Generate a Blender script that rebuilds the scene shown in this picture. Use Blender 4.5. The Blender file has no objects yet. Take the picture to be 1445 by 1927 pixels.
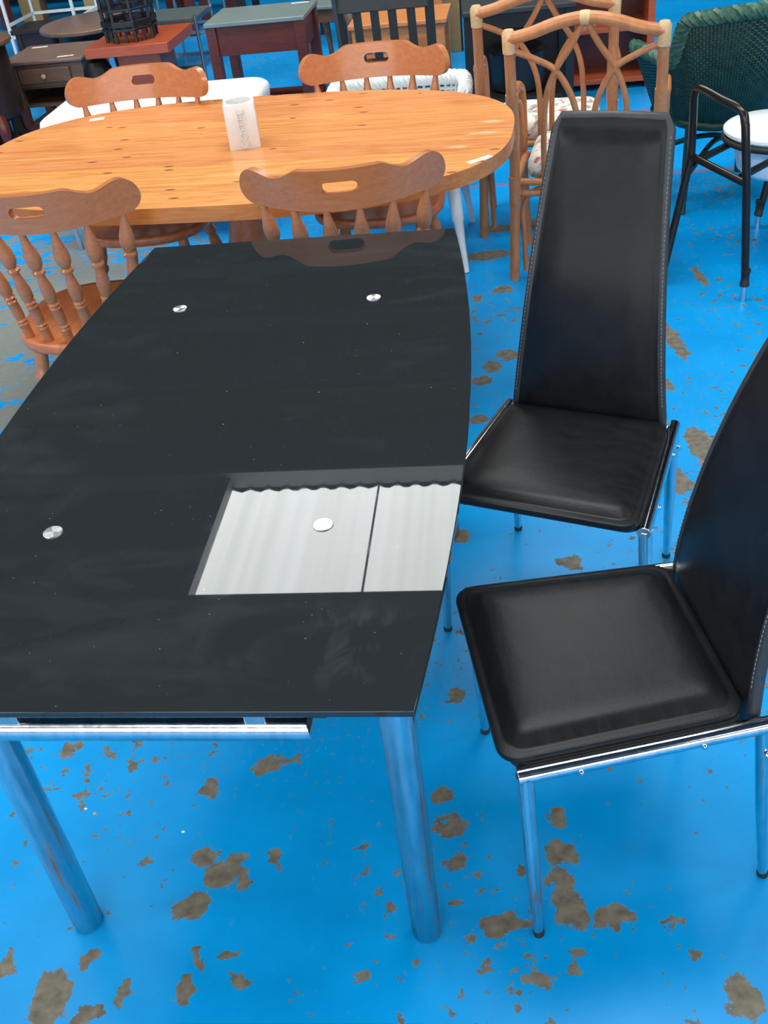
import bpy, bmesh, math, random
from mathutils import Vector, Matrix
PI = math.pi
random.seed(7)
S = bpy.context.scene
COL = S.collection

# ------------------------------------------------------------------ camera
CAM_F, CAM_PITCH, CAM_ROLL, CAM_H = 1886.8, 0.6338, -0.126, 1.6072
_th, _ro = CAM_PITCH, CAM_ROLL
_F = Vector((0, math.cos(_th), -math.sin(_th)))
_R0 = Vector((1, 0, 0))
_U0 = _R0.cross(_F)
_R = math.cos(_ro) * _R0 + math.sin(_ro) * _U0
_U = -math.sin(_ro) * _R0 + math.cos(_ro) * _U0
cd = bpy.data.cameras.new('camera')
cd.sensor_fit = 'VERTICAL'
cd.sensor_height = 24.0
cd.lens = CAM_F * 24.0 / 1927.0
cd.clip_start = 0.02
cam = bpy.data.objects.new('camera', cd)
COL.objects.link(cam)
M = Matrix((( _R.x, _U.x, -_F.x, 0), (_R.y, _U.y, -_F.y, 0), (_R.z, _U.z, -_F.z, CAM_H), (0, 0, 0, 1)))
cam.matrix_world = M
S.camera = cam

# ------------------------------------------------------------------ world, exposure
W = bpy.data.worlds.new('world')
S.world = W
W.use_nodes = True
bg = W.node_tree.nodes['Background']
bg.inputs[0].default_value = (0.75, 0.85, 1.0, 1)
bg.inputs[1].default_value = 0.6
S.view_settings.view_transform = 'Standard'
S.view_settings.look = 'None'
S.view_settings.exposure = 0.2
S.view_settings.gamma = 1.0
S.view_settings.use_curve_mapping = False
SKYLIGHT_POWER = 9.2
WINDOW_POWER = 3.3
S.cycles.use_light_tree = False
S.cycles.max_bounces = 6
S.cycles.diffuse_bounces = 3
S.cycles.glossy_bounces = 5
S.cycles.caustics_reflective = False
S.cycles.caustics_refractive = False

# building axes: the hall, the glass table and the rows share one heading
YAW = -0.163
E1 = Vector((math.cos(YAW), math.sin(YAW), 0))
E2 = Vector((-math.sin(YAW), math.cos(YAW), 0))
def B(a, b, z=0.0):
    return E1 * a + E2 * b + Vector((0, 0, z))

# ------------------------------------------------------------------ materials
MAT = {}
def srgb(r, g, b):
    f = lambda v: (v / 255 / 12.92) if v / 255 <= 0.04045 else ((v / 255 + 0.055) / 1.055) ** 2.4
    return (f(r), f(g), f(b), 1)
class NT:
    def __init__(s, name):
        s.m = bpy.data.materials.new(name); s.m.use_nodes = True
        s.t = s.m.node_tree; s.p = s.t.nodes['Principled BSDF']
        MAT[name] = s.m
    def n(s, typ, **kw):
        x = s.t.nodes.new(typ)
        for k, v in kw.items():
            if k.startswith('i_'):
                key = k[2:]; key = int(key) if key.isdigit() else key.replace('_', ' ')
                x.inputs[key].default_value = v
            else:
                setattr(x, k, v)
        return x
    def l(s, a, b): s.t.links.new(a, b)
    def coord(s, which='Object', scale=(1, 1, 1), rot=(0, 0, 0), loc=(0, 0, 0)):
        tc = s.n('ShaderNodeTexCoord'); mp = s.n('ShaderNodeMapping')
        mp.inputs['Scale'].default_value = scale; mp.inputs['Rotation'].default_value = rot; mp.inputs['Location'].default_value = loc
        s.l(tc.outputs[which], mp.inputs[0]); return mp.outputs[0]
    def noise(s, vec, scale, detail=3, rough=0.5, dist=0.0):
        x = s.n('ShaderNodeTexNoise'); x.inputs['Scale'].default_value = scale
        x.inputs['Detail'].default_value = detail; x.inputs['Roughness'].default_value = rough
        x.inputs['Distortion'].default_value = dist
        s.l(vec, x.inputs['Vector']); return x.outputs['Fac']
    def ramp(s, fac, stops, interp='LINEAR'):
        x = s.n('ShaderNodeValToRGB'); cr = x.color_ramp; cr.interpolation = interp
        while len(cr.elements) < len(stops): cr.elements.new(0.5)
        for e, (p, c) in zip(cr.elements, stops):
            e.position = p; e.color = c if len(c) == 4 else (*c, 1)
        s.l(fac, x.inputs[0]); return x.outputs[0]
    def mix(s, fac, a, b, blend='MIX'):
        x = s.n('ShaderNodeMix', data_type='RGBA', blend_type=blend)
        for k, v in ((0, fac), (6, a), (7, b)):
            if hasattr(v, 'is_linked') or hasattr(v, 'links'): s.l(v, x.inputs[k])
            else: x.inputs[k].default_value = v
        return x.outputs[2]
    def math(s, op, a, b=None, c=None, clamp=False):
        x = s.n('ShaderNodeMath', operation=op, use_clamp=clamp)
        for k, v in enumerate((a, b, c)):
            if v is None: continue
            if hasattr(v, 'links'): s.l(v, x.inputs[k])
            else: x.inputs[k].default_value = v
        return x.outputs[0]
    def bump(s, h, strength=0.2, dist=0.01):
        x = s.n('ShaderNodeBump'); x.inputs['Strength'].default_value = strength; x.inputs['Distance'].default_value = dist
        s.l(h, x.inputs['Height']); s.l(x.outputs[0], s.p.inputs['Normal']); return x
    def set(s, **kw):
        names = dict(col='Base Color', rough='Roughness', metal='Metallic', spec='Specular IOR Level', ior='IOR', coat='Coat Weight', coatr='Coat Roughness', trans='Transmission Weight', alpha='Alpha', sheen='Sheen Weight')
        for k, v in kw.items():
            inp = s.p.inputs[names[k]]
            if hasattr(v, 'links'): s.l(v, inp)
            else: inp.default_value = v
        return s

def plain(name, col, rough=0.5, metal=0.0, var=0.12, scale=20, bump=0.0, spec=0.5):
    m = NT(name); v = m.coord('Object')
    n = m.noise(v, scale, 3)
    dark = tuple(c * (1 - var) for c in col[:3]); lite = tuple(min(1, c * (1 + var)) for c in col[:3])
    m.set(col=m.ramp(n, [(0.3, dark), (0.7, lite)]), rough=rough, metal=metal, spec=spec)
    if bump: m.bump(m.noise(v, scale * 6, 2), bump, 0.002)
    return m.m

def wood(name, c_dark, c_lite, rough=0.35, axis=(1.2, 14, 14), scale=6.0, spec=0.5, coat=0.0, knots=False, objvar=0.0):
    m = NT(name); v = m.coord('Object', scale=axis)
    g = m.noise(v, scale, 5, 0.62, 1.1)
    col = m.ramp(g, [(0.25, c_dark), (0.5, tuple((a + b) / 2 for a, b in zip(c_dark, c_lite))), (0.75, c_lite)])
    if objvar:
        oi = m.n('ShaderNodeObjectInfo')
        hs = m.n('ShaderNodeHueSaturation')
        m.l(m.math('MULTIPLY_ADD', oi.outputs['Random'], objvar, 1 - objvar / 2), hs.inputs['Value'])
        m.l(m.math('MULTIPLY_ADD', oi.outputs['Random'], objvar * 0.12, 0.5 - objvar * 0.06), hs.inputs['Hue'])
        m.l(col, hs.inputs['Color']); col = hs.outputs[0]
    if knots:
        v2 = m.coord('Object', scale=(1, 2.3, 1))
        vo = m.n('ShaderNodeTexVoronoi', voronoi_dimensions='2D'); vo.inputs['Scale'].default_value = 4.3; m.l(v2, vo.inputs['Vector'])
        k = m.math('SUBTRACT', 0.085, vo.outputs['Distance']); k = m.math('MULTIPLY', k, 22, clamp=True)
        sel = m.math('GREATER_THAN', m.noise(v2, 2.2, 1), 0.47)
        k = m.math('MULTIPLY', k, sel)
        k = m.math('MULTIPLY', k, 0.8)
        col = m.mix(k, col, srgb(96, 48, 26))
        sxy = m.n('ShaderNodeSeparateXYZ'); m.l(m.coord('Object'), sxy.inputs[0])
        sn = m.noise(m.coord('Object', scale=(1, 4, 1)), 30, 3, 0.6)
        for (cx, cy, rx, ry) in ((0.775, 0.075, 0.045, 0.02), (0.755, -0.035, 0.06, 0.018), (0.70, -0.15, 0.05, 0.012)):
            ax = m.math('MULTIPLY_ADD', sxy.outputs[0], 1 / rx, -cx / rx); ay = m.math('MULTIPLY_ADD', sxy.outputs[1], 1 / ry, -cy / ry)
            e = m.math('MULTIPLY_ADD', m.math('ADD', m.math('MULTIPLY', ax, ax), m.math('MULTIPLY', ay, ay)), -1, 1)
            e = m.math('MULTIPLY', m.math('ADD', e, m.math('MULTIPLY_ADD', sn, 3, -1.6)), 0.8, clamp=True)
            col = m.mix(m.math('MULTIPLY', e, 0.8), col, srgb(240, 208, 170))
    m.set(col=col, rough=rough, spec=spec, coat=coat)
    m.bump(g, 0.05, 0.002)
    return m.m

# --- floor: blue gloss paint, flaked to the concrete
CHIPS = [(-0.664, 0.925, 0.033, 0.052), (-0.753, 0.999, 0.017, 0.023), (-0.606, 0.989, 0.014, 0.02), (-0.54, 0.919, 0.012, 0.016), (-0.598, 0.885, 0.027, 0.011), (-0.435, 1.068, 0.03, 0.024), (-0.39, 1.127, 0.025, 0.028), (-0.361, 1.14, 0.02, 0.023), (-0.339, 1.103, 0.015, 0.022), (-0.418, 1.169, 0.023, 0.018), (-0.435, 0.905, 0.016, 0.021), (-0.337, 0.915, 0.023, 0.012), (-0.362, 0.961, 0.019, 0.012), (-0.413, 0.963, 0.009, 0.019), (-0.281, 1.151, 0.009, 0.026), (-0.3, 1.368, 0.028, 0.021), (-0.251, 1.377, 0.019, 0.015), (-0.413, 1.325, 0.017, 0.02), (-0.733, 1.476, 0.013, 0.021), (-0.536, 1.182, 0.013, 0.011), (-0.135, 0.898, 0.013, 0.01), (0.047, 1.167, 0.038, 0.02), (0.041, 1.242, 0.021, 0.016), (0.054, 1.089, 0.022, 0.018), (0.117, 0.958, 0.043, 0.02), (0.23, 0.991, 0.027, 0.057), (0.24, 1.077, 0.029, 0.022), (0.248, 1.161, 0.017, 0.018), (0.298, 0.946, 0.036, 0.02), (0.396, 0.92, 0.02, 0.007), (0.036, 1.007, 0.012, 0.01), (0.222, 0.893, 0.015, 0.009), (0.166, 0.859, 0.017, 0.011), (0.142, 0.848, 0.013, 0.011), (0.209, 0.853, 0.012, 0.011), (0.411, 0.856, 0.011, 0.008), (0.463, 0.781, 0.026, 0.032), (0.383, 0.757, 0.012, 0.006), (0.167, 1.053, 0.014, 0.011), (0.106, 1.491, 0.02, 0.015), (0.193, 2.037, 0.024, 0.028), (0.441, 1.878, 0.026, 0.025), (0.788, 2.16, 0.034, 0.061), (0.909, 2.292, 0.039, 0.105), (1.023, 2.936, 0.025, 0.128), (0.918, 2.656, 0.016, 0.04), (0.411, 2.913, 0.031, 0.036), (0.476, 2.979, 0.035, 0.033), (0.364, 2.834, 0.034, 0.026), (0.319, 2.595, 0.028, 0.027), (1.262, 3.391, 0.017, 0.08), (0.549, 3.831, 0.086, 0.043), (0.689, 3.746, 0.023, 0.026), (0.638, 4.098, 0.057, 0.042), (0.798, 4.104, 0.067, 0.06), (0.973, 4.171, 0.045, 0.043), (0.448, 3.449, 0.02, 0.023), (0.545, 3.492, 0.04, 0.028)]
def floor_material():
    m = NT('painted_floor'); pos = m.coord('Object')
    # ragged edges: push the lookup about with noise
    nz = m.n('ShaderNodeTexNoise'); nz.inputs['Scale'].default_value = 26; nz.inputs['Detail'].default_value = 4
    nz.inputs['Roughness'].default_value = 0.65
    m.l(pos, nz.inputs['Vector'])
    off = m.n('ShaderNodeVectorMath', operation='MULTIPLY_ADD')
    m.l(nz.outputs['Color'], off.inputs[0]); off.inputs[1].default_value = (0.075, 0.075, 0); off.inputs[2].default_value = (-0.0375, -0.0375, 0)
    ad = m.n('ShaderNodeVectorMath', operation='ADD'); m.l(pos, ad.inputs[0]); m.l(off.outputs[0], ad.inputs[1])
    acc = None
    for (x, y, rx, ry) in CHIPS:
        su = m.n('ShaderNodeVectorMath', operation='SUBTRACT'); m.l(ad.outputs[0], su.inputs[0]); su.inputs[1].default_value = (x, y, 0)
        mu = m.n('ShaderNodeVectorMath', operation='MULTIPLY'); m.l(su.outputs[0], mu.inputs[0]); mu.inputs[1].default_value = (0.92 / rx, 0.92 / ry, 0)
        le = m.n('ShaderNodeVectorMath', operation='LENGTH'); m.l(mu.outputs[0], le.inputs[0])
        acc = le.outputs['Value'] if acc is None else m.math('MINIMUM', acc, le.outputs['Value'])
    big = m.math('MULTIPLY_ADD', acc, -9, 9.5, clamp=True)
    # scattered small flakes, gathered in patches
    patch = m.noise(pos, 1.7, 2)
    fl = m.noise(pos, 30, 4, 0.62)
    thr = m.math('MULTIPLY_ADD', patch, -0.47, 0.868)
    small = m.math('MULTIPLY', m.math('SUBTRACT', fl, thr), 40, clamp=True)
    fl2 = m.noise(m.coord('Object', loc=(4.2, 1.7, 0)), 75, 3, 0.6)
    tiny = m.math('MULTIPLY', m.math('SUBTRACT', fl2, m.math('MULTIPLY_ADD', m.noise(m.coord('Object', loc=(9.1, 3.3, 0)), 1.3, 2), -0.4, 0.885)), 40, clamp=True)
    flakes = m.math('MAXIMUM', big, m.math('MAXIMUM', small, m.math('MULTIPLY', tiny, 0.8)))
    # the walked bare patch by the pine table's left end
    sx = m.n('ShaderNodeSeparateXYZ'); m.l(pos, sx.inputs[0])
    dx = m.math('MULTIPLY_ADD', sx.outputs[0], 1 / 1.1, 1.2 / 1.1)
    dy = m.math('MULTIPLY_ADD', sx.outputs[1], 1 / 2.1, -3.7 / 2.1)
    d2 = m.math('ADD', m.math('MULTIPLY', dx, dx), m.math('MULTIPLY', dy, dy))
    area = m.math('MULTIPLY_ADD', d2, -0.6, 0.62, clamp=True)
    wn = m.noise(m.coord('Object', scale=(1, 1.8, 1), rot=(0, 0, 0.25)), 7, 5, 0.68)
    worn = m.math('MULTIPLY', m.math('SUBTRACT', m.math('ADD', area, m.math('MULTIPLY', wn, 1.5)), 1.19), 12, clamp=True)
    bare = m.math('MAXIMUM', flakes, worn)
    # paint tone: scuffs and grime
    gr = m.noise(pos, 2.3, 5, 0.6)
    paint = m.ramp(gr, [(0.28, srgb(0, 132, 200)), (0.55, srgb(0, 147, 219)), (0.8, srgb(12, 154, 222))])
    sc = m.noise(m.coord('Object', scale=(1, 6, 1), rot=(0, 0, 0.9)), 16, 4, 0.7)
    paint = m.mix(m.math('MULTIPLY', m.math('SUBTRACT', sc, 0.62), 1.6, clamp=True), paint, srgb(40, 140, 190))
    # two faded red lines
    lb = m.math('ADD', m.math('MULTIPLY', sx.outputs[0], E2.x), m.math('MULTIPLY', sx.outputs[1], E2.y))
    for b0 in (4.69, 5.70):
        k = m.math('LESS_THAN', m.math('ABSOLUTE', m.math('SUBTRACT', lb, b0)), 0.022)
        k = m.math('MULTIPLY', k, m.math('MULTIPLY_ADD', gr, 1.2, -0.05, clamp=True))
        paint = m.mix(k, paint, srgb(150, 70, 72))
    conc = m.ramp(m.noise(pos, 45, 4), [(0.3, srgb(92, 86, 76)), (0.7, srgb(124, 118, 106))])
    conc = m.mix(m.math('MULTIPLY', worn, 0.7), conc, srgb(122, 128, 126))
    m.set(col=m.mix(bare, paint, conc), rough=m.math('MULTIPLY_ADD', bare, 0.4, m.math('MULTIPLY_ADD', gr, 0.25, 0.2)), spec=0.22)
    m.bump(m.noise(pos, 60, 2), 0.1, 0.002)
    return m.m
floor_material()

def chrome(name, rough=0.1, scuff=0.12, col=(0.82, 0.84, 0.87)):
    m = NT(name); v = m.coord('Object', scale=(6, 6, 1))
    n = m.noise(v, 14, 4, 0.65)
    m.set(col=m.ramp(n, [(0.35, tuple(c * 0.82 for c in col)), (0.6, col)]), metal=1.0, rough=m.math('MULTIPLY_ADD', n, scuff, rough))
    return m.m
chrome('chrome', 0.05, 0.1, (0.74, 0.76, 0.79))
chrome('worn_chrome', 0.10, 0.22, (0.64, 0.66, 0.69))
chrome('steel_grey', 0.25, 0.15, (0.55, 0.57, 0.58))
def brushed():
    m = NT('brushed_disc'); v = m.coord('Object')
    s = m.n('ShaderNodeSeparateXYZ'); m.l(v, s.inputs[0])
    a = m.math('ARCTAN2', s.outputs[1], s.outputs[0])
    w = m.math('SINE', m.math('MULTIPLY', a, 130))
    m.set(col=(0.95, 0.97, 0.97, 1), metal=1.0, rough=0.3)
    tg = m.n('ShaderNodeTangent', direction_type='RADIAL', axis='Z'); m.l(tg.outputs[0], m.p.inputs['Tangent'])
    m.p.inputs['Anisotropic'].default_value = 0.6
    m.bump(w, 0.08, 0.0005)
brushed()

def black_glass():
    m = NT('black_glass'); v = m.coord('Object')
    sm = m.noise(m.coord('Object', scale=(1, 2.2, 1), rot=(0, 0, 0.5)), 5, 5, 0.6, 1.2)
    sm2 = m.noise(v, 2.0, 3)
    smear = m.math('MULTIPLY', m.math('SUBTRACT', m.math('MULTIPLY', sm, m.math('ADD', sm2, 0.5)), 0.5), 1.6, clamp=True)
    # print of a hand near the right front corner (dry smears)
    sx = m.n('ShaderNodeSeparateXYZ'); m.l(v, sx.inputs[0])
    ax = m.math('MULTIPLY_ADD', sx.outputs[0], 1 / 0.10, -0.27 / 0.10); ay = m.math('MULTIPLY_ADD', sx.outputs[1], 1 / 0.09, 0.62 / 0.09)
    hd = m.math('MULTIPLY_ADD', m.math('ADD', m.math('MULTIPLY', ax, ax), m.math('MULTIPLY', ay, ay)), -1, 1.0, clamp=True)
    hn = m.noise(m.coord('Object', scale=(2.2, 1, 1)), 14, 3, 0.6, 0.6)
    hand = m.math('MULTIPLY', hd, m.math('MULTIPLY', m.math('SUBTRACT', hn, 0.5), 2.5, clamp=True))
    dust = m.math('GREATER_THAN', m.noise(v, 170, 2, 0.5), 0.775)
    haze = m.math('ADD', m.math('MULTIPLY', smear, 0.5), m.math('MULTIPLY', hand, 0.9), clamp=True)
    col = m.mix(haze, (0.0185, 0.0215, 0.0235, 1), (0.060, 0.070, 0.076, 1))
    col = m.mix(dust, col, (0.22, 0.24, 0.25, 1))
    m.set(col=col, rough=m.math('MULTIPLY_ADD', haze, 0.1, 0.012), spec=0.5, ior=1.5)
black_glass()

def leather():
    m = NT('black_leather'); v = m.coord('Object')
    g = m.n('ShaderNodeTexVoronoi'); g.inputs['Scale'].default_value = 420; m.l(v, g.inputs['Vector'])
    cr = m.noise(m.coord('Object', scale=(1, 2.5, 1), rot=(0, 0, 0.6)), 22, 4, 0.6, 0.8)
    h = m.math('ADD', m.math('MULTIPLY', g.outputs['Distance'], 0.35), m.math('MULTIPLY', cr, 0.9))
    m.set(col=m.ramp(cr, [(0.3, (0.007, 0.0075, 0.009)), (0.7, (0.012, 0.0125, 0.014))]), rough=m.math('MULTIPLY_ADD', cr, 0.12, 0.29), spec=0.21)
    m.bump(h, 0.10, 0.003)
leather()
plain('black_leather_edge', (0.03, 0.032, 0.035, 1), 0.5, var=0.2, scale=60, bump=0.2)
plain('rubber', (0.012, 0.012, 0.012, 1), 0.6)
plain('stitch_thread', srgb(120, 122, 124), 0.8)
wood('pine', srgb(184, 102, 46), srgb(236, 168, 102), 0.3, axis=(0.8, 12, 12), scale=5, knots=True, objvar=0.1)
wood('pine_edge', srgb(172, 92, 36), srgb(214, 128, 58), 0.35, axis=(1, 8, 14), scale=5, objvar=0.15)
wood('chair_wood', srgb(168, 102, 62), srgb(192, 122, 78), 0.24, axis=(1.5, 12, 12), scale=7)
wood('seat_wood', srgb(172, 92, 52), srgb(206, 124, 78), 0.33, axis=(7, 1.2, 7), scale=5)
wood('mahogany', srgb(70, 26, 20), srgb(110, 44, 32), 0.35, axis=(1.5, 8, 8))
wood('red_wood', srgb(160, 68, 38), srgb(192, 92, 56), 0.3, axis=(1.2, 9, 9))
wood('dark_wood', srgb(84, 58, 44), srgb(118, 86, 66), 0.4, axis=(1.5, 9, 9))
wood('very_dark_wood', srgb(28, 18, 16), srgb(50, 32, 28), 0.4, axis=(1.5, 9, 9))
wood('walnut_top', srgb(98, 76, 66), srgb(134, 108, 94), 0.35, axis=(1.5, 9, 9))
wood('light_pine', srgb(190, 112, 60), srgb(222, 148, 92), 0.35, axis=(1.2, 9, 9))
wood('beech', srgb(176, 142, 96), srgb(206, 176, 130), 0.5, axis=(1.2, 9, 9))
plain('black_paint', (0.012, 0.012, 0.014, 1), 0.35)
plain('charcoal_paint', srgb(46, 50, 52), 0.45)
plain('grey_laminate', srgb(120, 132, 130), 0.3, var=0.1, scale=6)
plain('white_gloss', srgb(240, 242, 242), 0.28, var=0.02)
plain('white_paint', srgb(226, 230, 230), 0.4, var=0.04)
plain('white_ceramic', srgb(214, 212, 210), 0.35, var=0.02)
plain('ceramic_inside', srgb(205, 203, 198), 0.5, var=0.05)
plain('wax', srgb(214, 208, 200), 0.5, var=0.08, scale=60)
plain('paper', srgb(235, 233, 226), 0.7, var=0.03)
plain('cardboard', srgb(176, 140, 92), 0.8, var=0.08)
plain('rattan_binding', srgb(214, 176, 128), 0.45, var=0.14, scale=140, bump=0.25)
plain('rattan_wrap', srgb(186, 124, 80), 0.45, var=0.14, scale=140, bump=0.25)
wood('rattan', srgb(172, 104, 60), srgb(206, 138, 88), 0.33, axis=(6, 6, 2), scale=6)
wood('rattan_pale', srgb(188, 124, 74), srgb(220, 158, 106), 0.33, axis=(6, 6, 2), scale=6)
plain('green_wicker', srgb(22, 58, 50), 0.4, var=0.35, scale=34, bump=0.3)
plain('green_wicker_edge', srgb(48, 86, 70), 0.4, var=0.45, scale=60, bump=0.3)
plain('bronze_tube', srgb(46, 42, 40), 0.22, var=0.1, metal=0.6)
plain('glass_top_grey', srgb(96, 110, 110), 0.1, var=0.08)
plain('dark_wall', srgb(58, 62, 68), 0.8, var=0.05, scale=2)
plain('concrete_wall', srgb(150, 154, 156), 0.8, var=0.05, scale=2)
plain('roof_steel', srgb(64, 68, 72), 0.6, var=0.08, scale=3)
plain('purlin_steel', srgb(96, 100, 104), 0.5, var=0.05, scale=3)
plain('girder_steel', srgb(34, 36, 40), 0.5, var=0.05, scale=3)
def floral():
    m = NT('floral_fabric'); v = m.coord('Object')
    a = m.noise(v, 16, 4, 0.6, 1.0); b = m.noise(m.coord('Object', loc=(3, 1, 2)), 13, 4, 0.6, 1.4)
    c = m.noise(m.coord('Object', loc=(7, 5, 2)), 26, 3, 0.6, 1.0)
    col = m.mix(m.math('MULTIPLY', m.math('SUBTRACT', b, 0.53), 12, clamp=True), srgb(232, 226, 212), srgb(150, 150, 138))
    col = m.mix(m.math('MULTIPLY', m.math('SUBTRACT', a, 0.55), 12, clamp=True), col, srgb(190, 84, 92))
    col = m.mix(m.math('MULTIPLY', m.math('SUBTRACT', c, 0.60), 10, clamp=True), col, srgb(126, 120, 122))
    m.set(col=col, rough=0.85, spec=0.2); m.bump(m.noise(v, 300, 1), 0.15, 0.001)
floral()
def skylight():
    m = NT('skylight_sheet'); v = m.coord('Object')
    st = m.noise(m.coord('Object', scale=(3, 0.05, 1)), 1.6, 3)
    col = m.ramp(st, [(0.3, (0.84, 0.88, 0.82)), (0.5, (0.94, 0.97, 0.94)), (0.7, (0.97, 1.0, 0.99))])
    m.set(col=(0.8, 0.82, 0.8, 1), rough=0.5)
    m.l(col, m.p.inputs['Emission Color']); m.p.inputs['Emission Strength'].default_value = SKYLIGHT_POWER
skylight()
def window_glow():
    m = NT('daylit_window'); m.set(col=(0.5, 0.5, 0.5, 1), rough=0.3)
    m.p.inputs['Emission Color'].default_value = (1.0, 0.97, 0.93, 1); m.p.inputs['Emission Strength'].default_value = WINDOW_POWER
window_glow()

# ------------------------------------------------------------------ mesh helpers
def smooth_path(pts, n=6, closed=False):
    P = [Vector(p) for p in pts]; out = []; L = len(P)
    rng = range(L if closed else L - 1)
    for i in rng:
        p0 = P[i - 1] if (closed or i > 0) else P[0] * 2 - P[1]
        p1 = P[i]; p2 = P[(i + 1) % L]
        p3 = P[(i + 2) % L] if (closed or i + 2 < L) else P[-1] * 2 - P[-2]
        for k in range(n):
            t = k / n
            out.append(0.5 * ((2 * p1) + (-p0 + p2) * t + (2 * p0 - 5 * p1 + 4 * p2 - p3) * t * t + (-p0 + 3 * p1 - 3 * p2 + p3) * t ** 3))
    if not closed: out.append(P[-1])
    return out

class MB:
    def __init__(s): s.bm = bmesh.new()
    def box(s, c, size, rz=0.0, mat=None, taper=1.0):
        x, y, z = (v / 2 for v in size); vs = []
        Rm = Matrix.Rotation(rz, 3, 'Z') if mat is None else mat
        for dz in (-1, 1):
            for dx, dy in ((-1, -1), (1, -1), (1, 1), (-1, 1)):
                k = taper if dz < 0 else 1.0
                vs.append(s.bm.verts.new(Vector(c) + Rm @ Vector((dx * x * k, dy * y * k, dz * z))))
        for f in ((3, 2, 1, 0), (4, 5, 6, 7), (0, 1, 5, 4), (1, 2, 6, 5), (2, 3, 7, 6), (3, 0, 4, 7)):
            s.bm.faces.new([vs[i] for i in f])
        return s
    def beam(s, a, b, w, h, up=(0, 0, 1)):
        a = Vector(a); b = Vector(b); d = (b - a); L = d.length; d.normalize()
        sx = d.cross(Vector(up)).normalized(); uz = sx.cross(d)
        m = Matrix((sx, d, uz)).transposed()
        return s.box((a + b) / 2, (w, L, h), mat=m)
    def tube(s, pts, r, seg=10, closed=False, cap=True, flat=1.0):
        P = [Vector(p) for p in pts]; n = len(P)
        rs = r if isinstance(r, (list, tuple)) else [r] * n
        T = []
        for i in range(n):
            if closed: d = P[(i + 1) % n] - P[i - 1]
            else: d = P[min(i + 1, n - 1)] - P[max(i - 1, 0)]
            T.append(d.normalized() if d.length > 1e-9 else Vector((0, 0, 1)))
        ref = Vector((0, 0, 1)) if abs(T[0].z) < 0.9 else Vector((1, 0, 0))
        N = (ref - T[0] * ref.dot(T[0])).normalized(); rings = []
        for i in range(n):
            N = (N - T[i] * N.dot(T[i])).normalized(); Bn = T[i].cross(N)
            rings.append([s.bm.verts.new(P[i] + (N * math.cos(2 * PI * k / seg) * flat + Bn * math.sin(2 * PI * k / seg)) * rs[i]) for k in range(seg)])
        for i in range(n if closed else n - 1):
            a, b = rings[i], rings[(i + 1) % n]
            for k in range(seg):
                s.bm.faces.new((a[k], a[(k + 1) % seg], b[(k + 1) % seg], b[k]))
        if cap and not closed:
            s.bm.faces.new(rings[0][::-1]); s.bm.faces.new(rings[-1])
        return s
    def lathe(s, prof, a=(0, 0, 0), b=None, seg=16, cap=True):
        """prof: (t or z, r). with b given, t runs 0..1 from a to b"""
        a = Vector(a)
        if b is None: pts = [a + Vector((0, 0, t)) for t, _ in prof]
        else: pts = [a.lerp(Vector(b), t) for t, _ in prof]
        ax = (pts[-1] - pts[0]).normalized()
        ref = Vector((1, 0, 0)) if abs(ax.x) < 0.9 else Vector((0, 1, 0))
        N = (ref - ax * ref.dot(ax)).normalized(); Bn = ax.cross(N); rings = []
        for p, (_, r) in zip(pts, prof):
            rings.append([s.bm.verts.new(p + (N * math.cos(2 * PI * k / seg) + Bn * math.sin(2 * PI * k / seg)) * max(r, 1e-5)) for k in range(seg)])
        for i in range(len(rings) - 1):
            for k in range(seg):
                s.bm.faces.new((rings[i][k], rings[i][(k + 1) % seg], rings[i + 1][(k + 1) % seg], rings[i + 1][k]))
        if cap:
            s.bm.faces.new(rings[0][::-1]); s.bm.faces.new(rings[-1])
        return s
    def prism(s, outline, z0, z1):
        lo = [s.bm.verts.new((x, y, z0)) for x, y in outline]; hi = [s.bm.verts.new((x, y, z1)) for x, y in outline]
        n = len(outline)
        s.bm.faces.new(lo[::-1]); s.bm.faces.new(hi)
        for i in range(n): s.bm.faces.new((lo[i], lo[(i + 1) % n], hi[(i + 1) % n], hi[i]))
        return s
    def rings(s, loops, close_top=True, close_bottom=True):
        R_ = [[s.bm.verts.new(p) for p in lp] for lp in loops]
        for a, b in zip(R_, R_[1:]):
            n = len(a)
            for k in range(n): s.bm.faces.new((a[k], a[(k + 1) % n], b[(k + 1) % n], b[k]))
        if close_bottom: s.bm.faces.new(R_[0][::-1])
        if close_top: s.bm.faces.new(R_[-1])
        return s
    def build(s, name, mat, parent=None, bevel=0.0, seg=2, sharp=40, kind=None, loc=None, flat=False):
        bm = s.bm
        bmesh.ops.remove_doubles(bm, verts=bm.verts, dist=1e-6)
        bmesh.ops.recalc_face_normals(bm, faces=bm.faces)
        me = bpy.data.meshes.new(name); bm.to_mesh(me); bm.free()
        if not flat:
            me.polygons.foreach_set('use_smooth', [True] * len(me.polygons))
            me.set_sharp_from_angle(angle=math.radians(sharp))
        me.materials.append(MAT[mat])
        o = bpy.data.objects.new(name, me); COL.objects.link(o)
        if parent: o.parent = parent
        if loc is not None: o.location = loc
        if bevel:
            md = o.modifiers.new('bevel', 'BEVEL'); md.width = bevel; md.segments = seg; md.limit_method = 'ANGLE'; md.angle_limit = math.radians(50)
            md.harden_normals = False
        if kind: o['kind'] = kind
        return o

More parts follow.
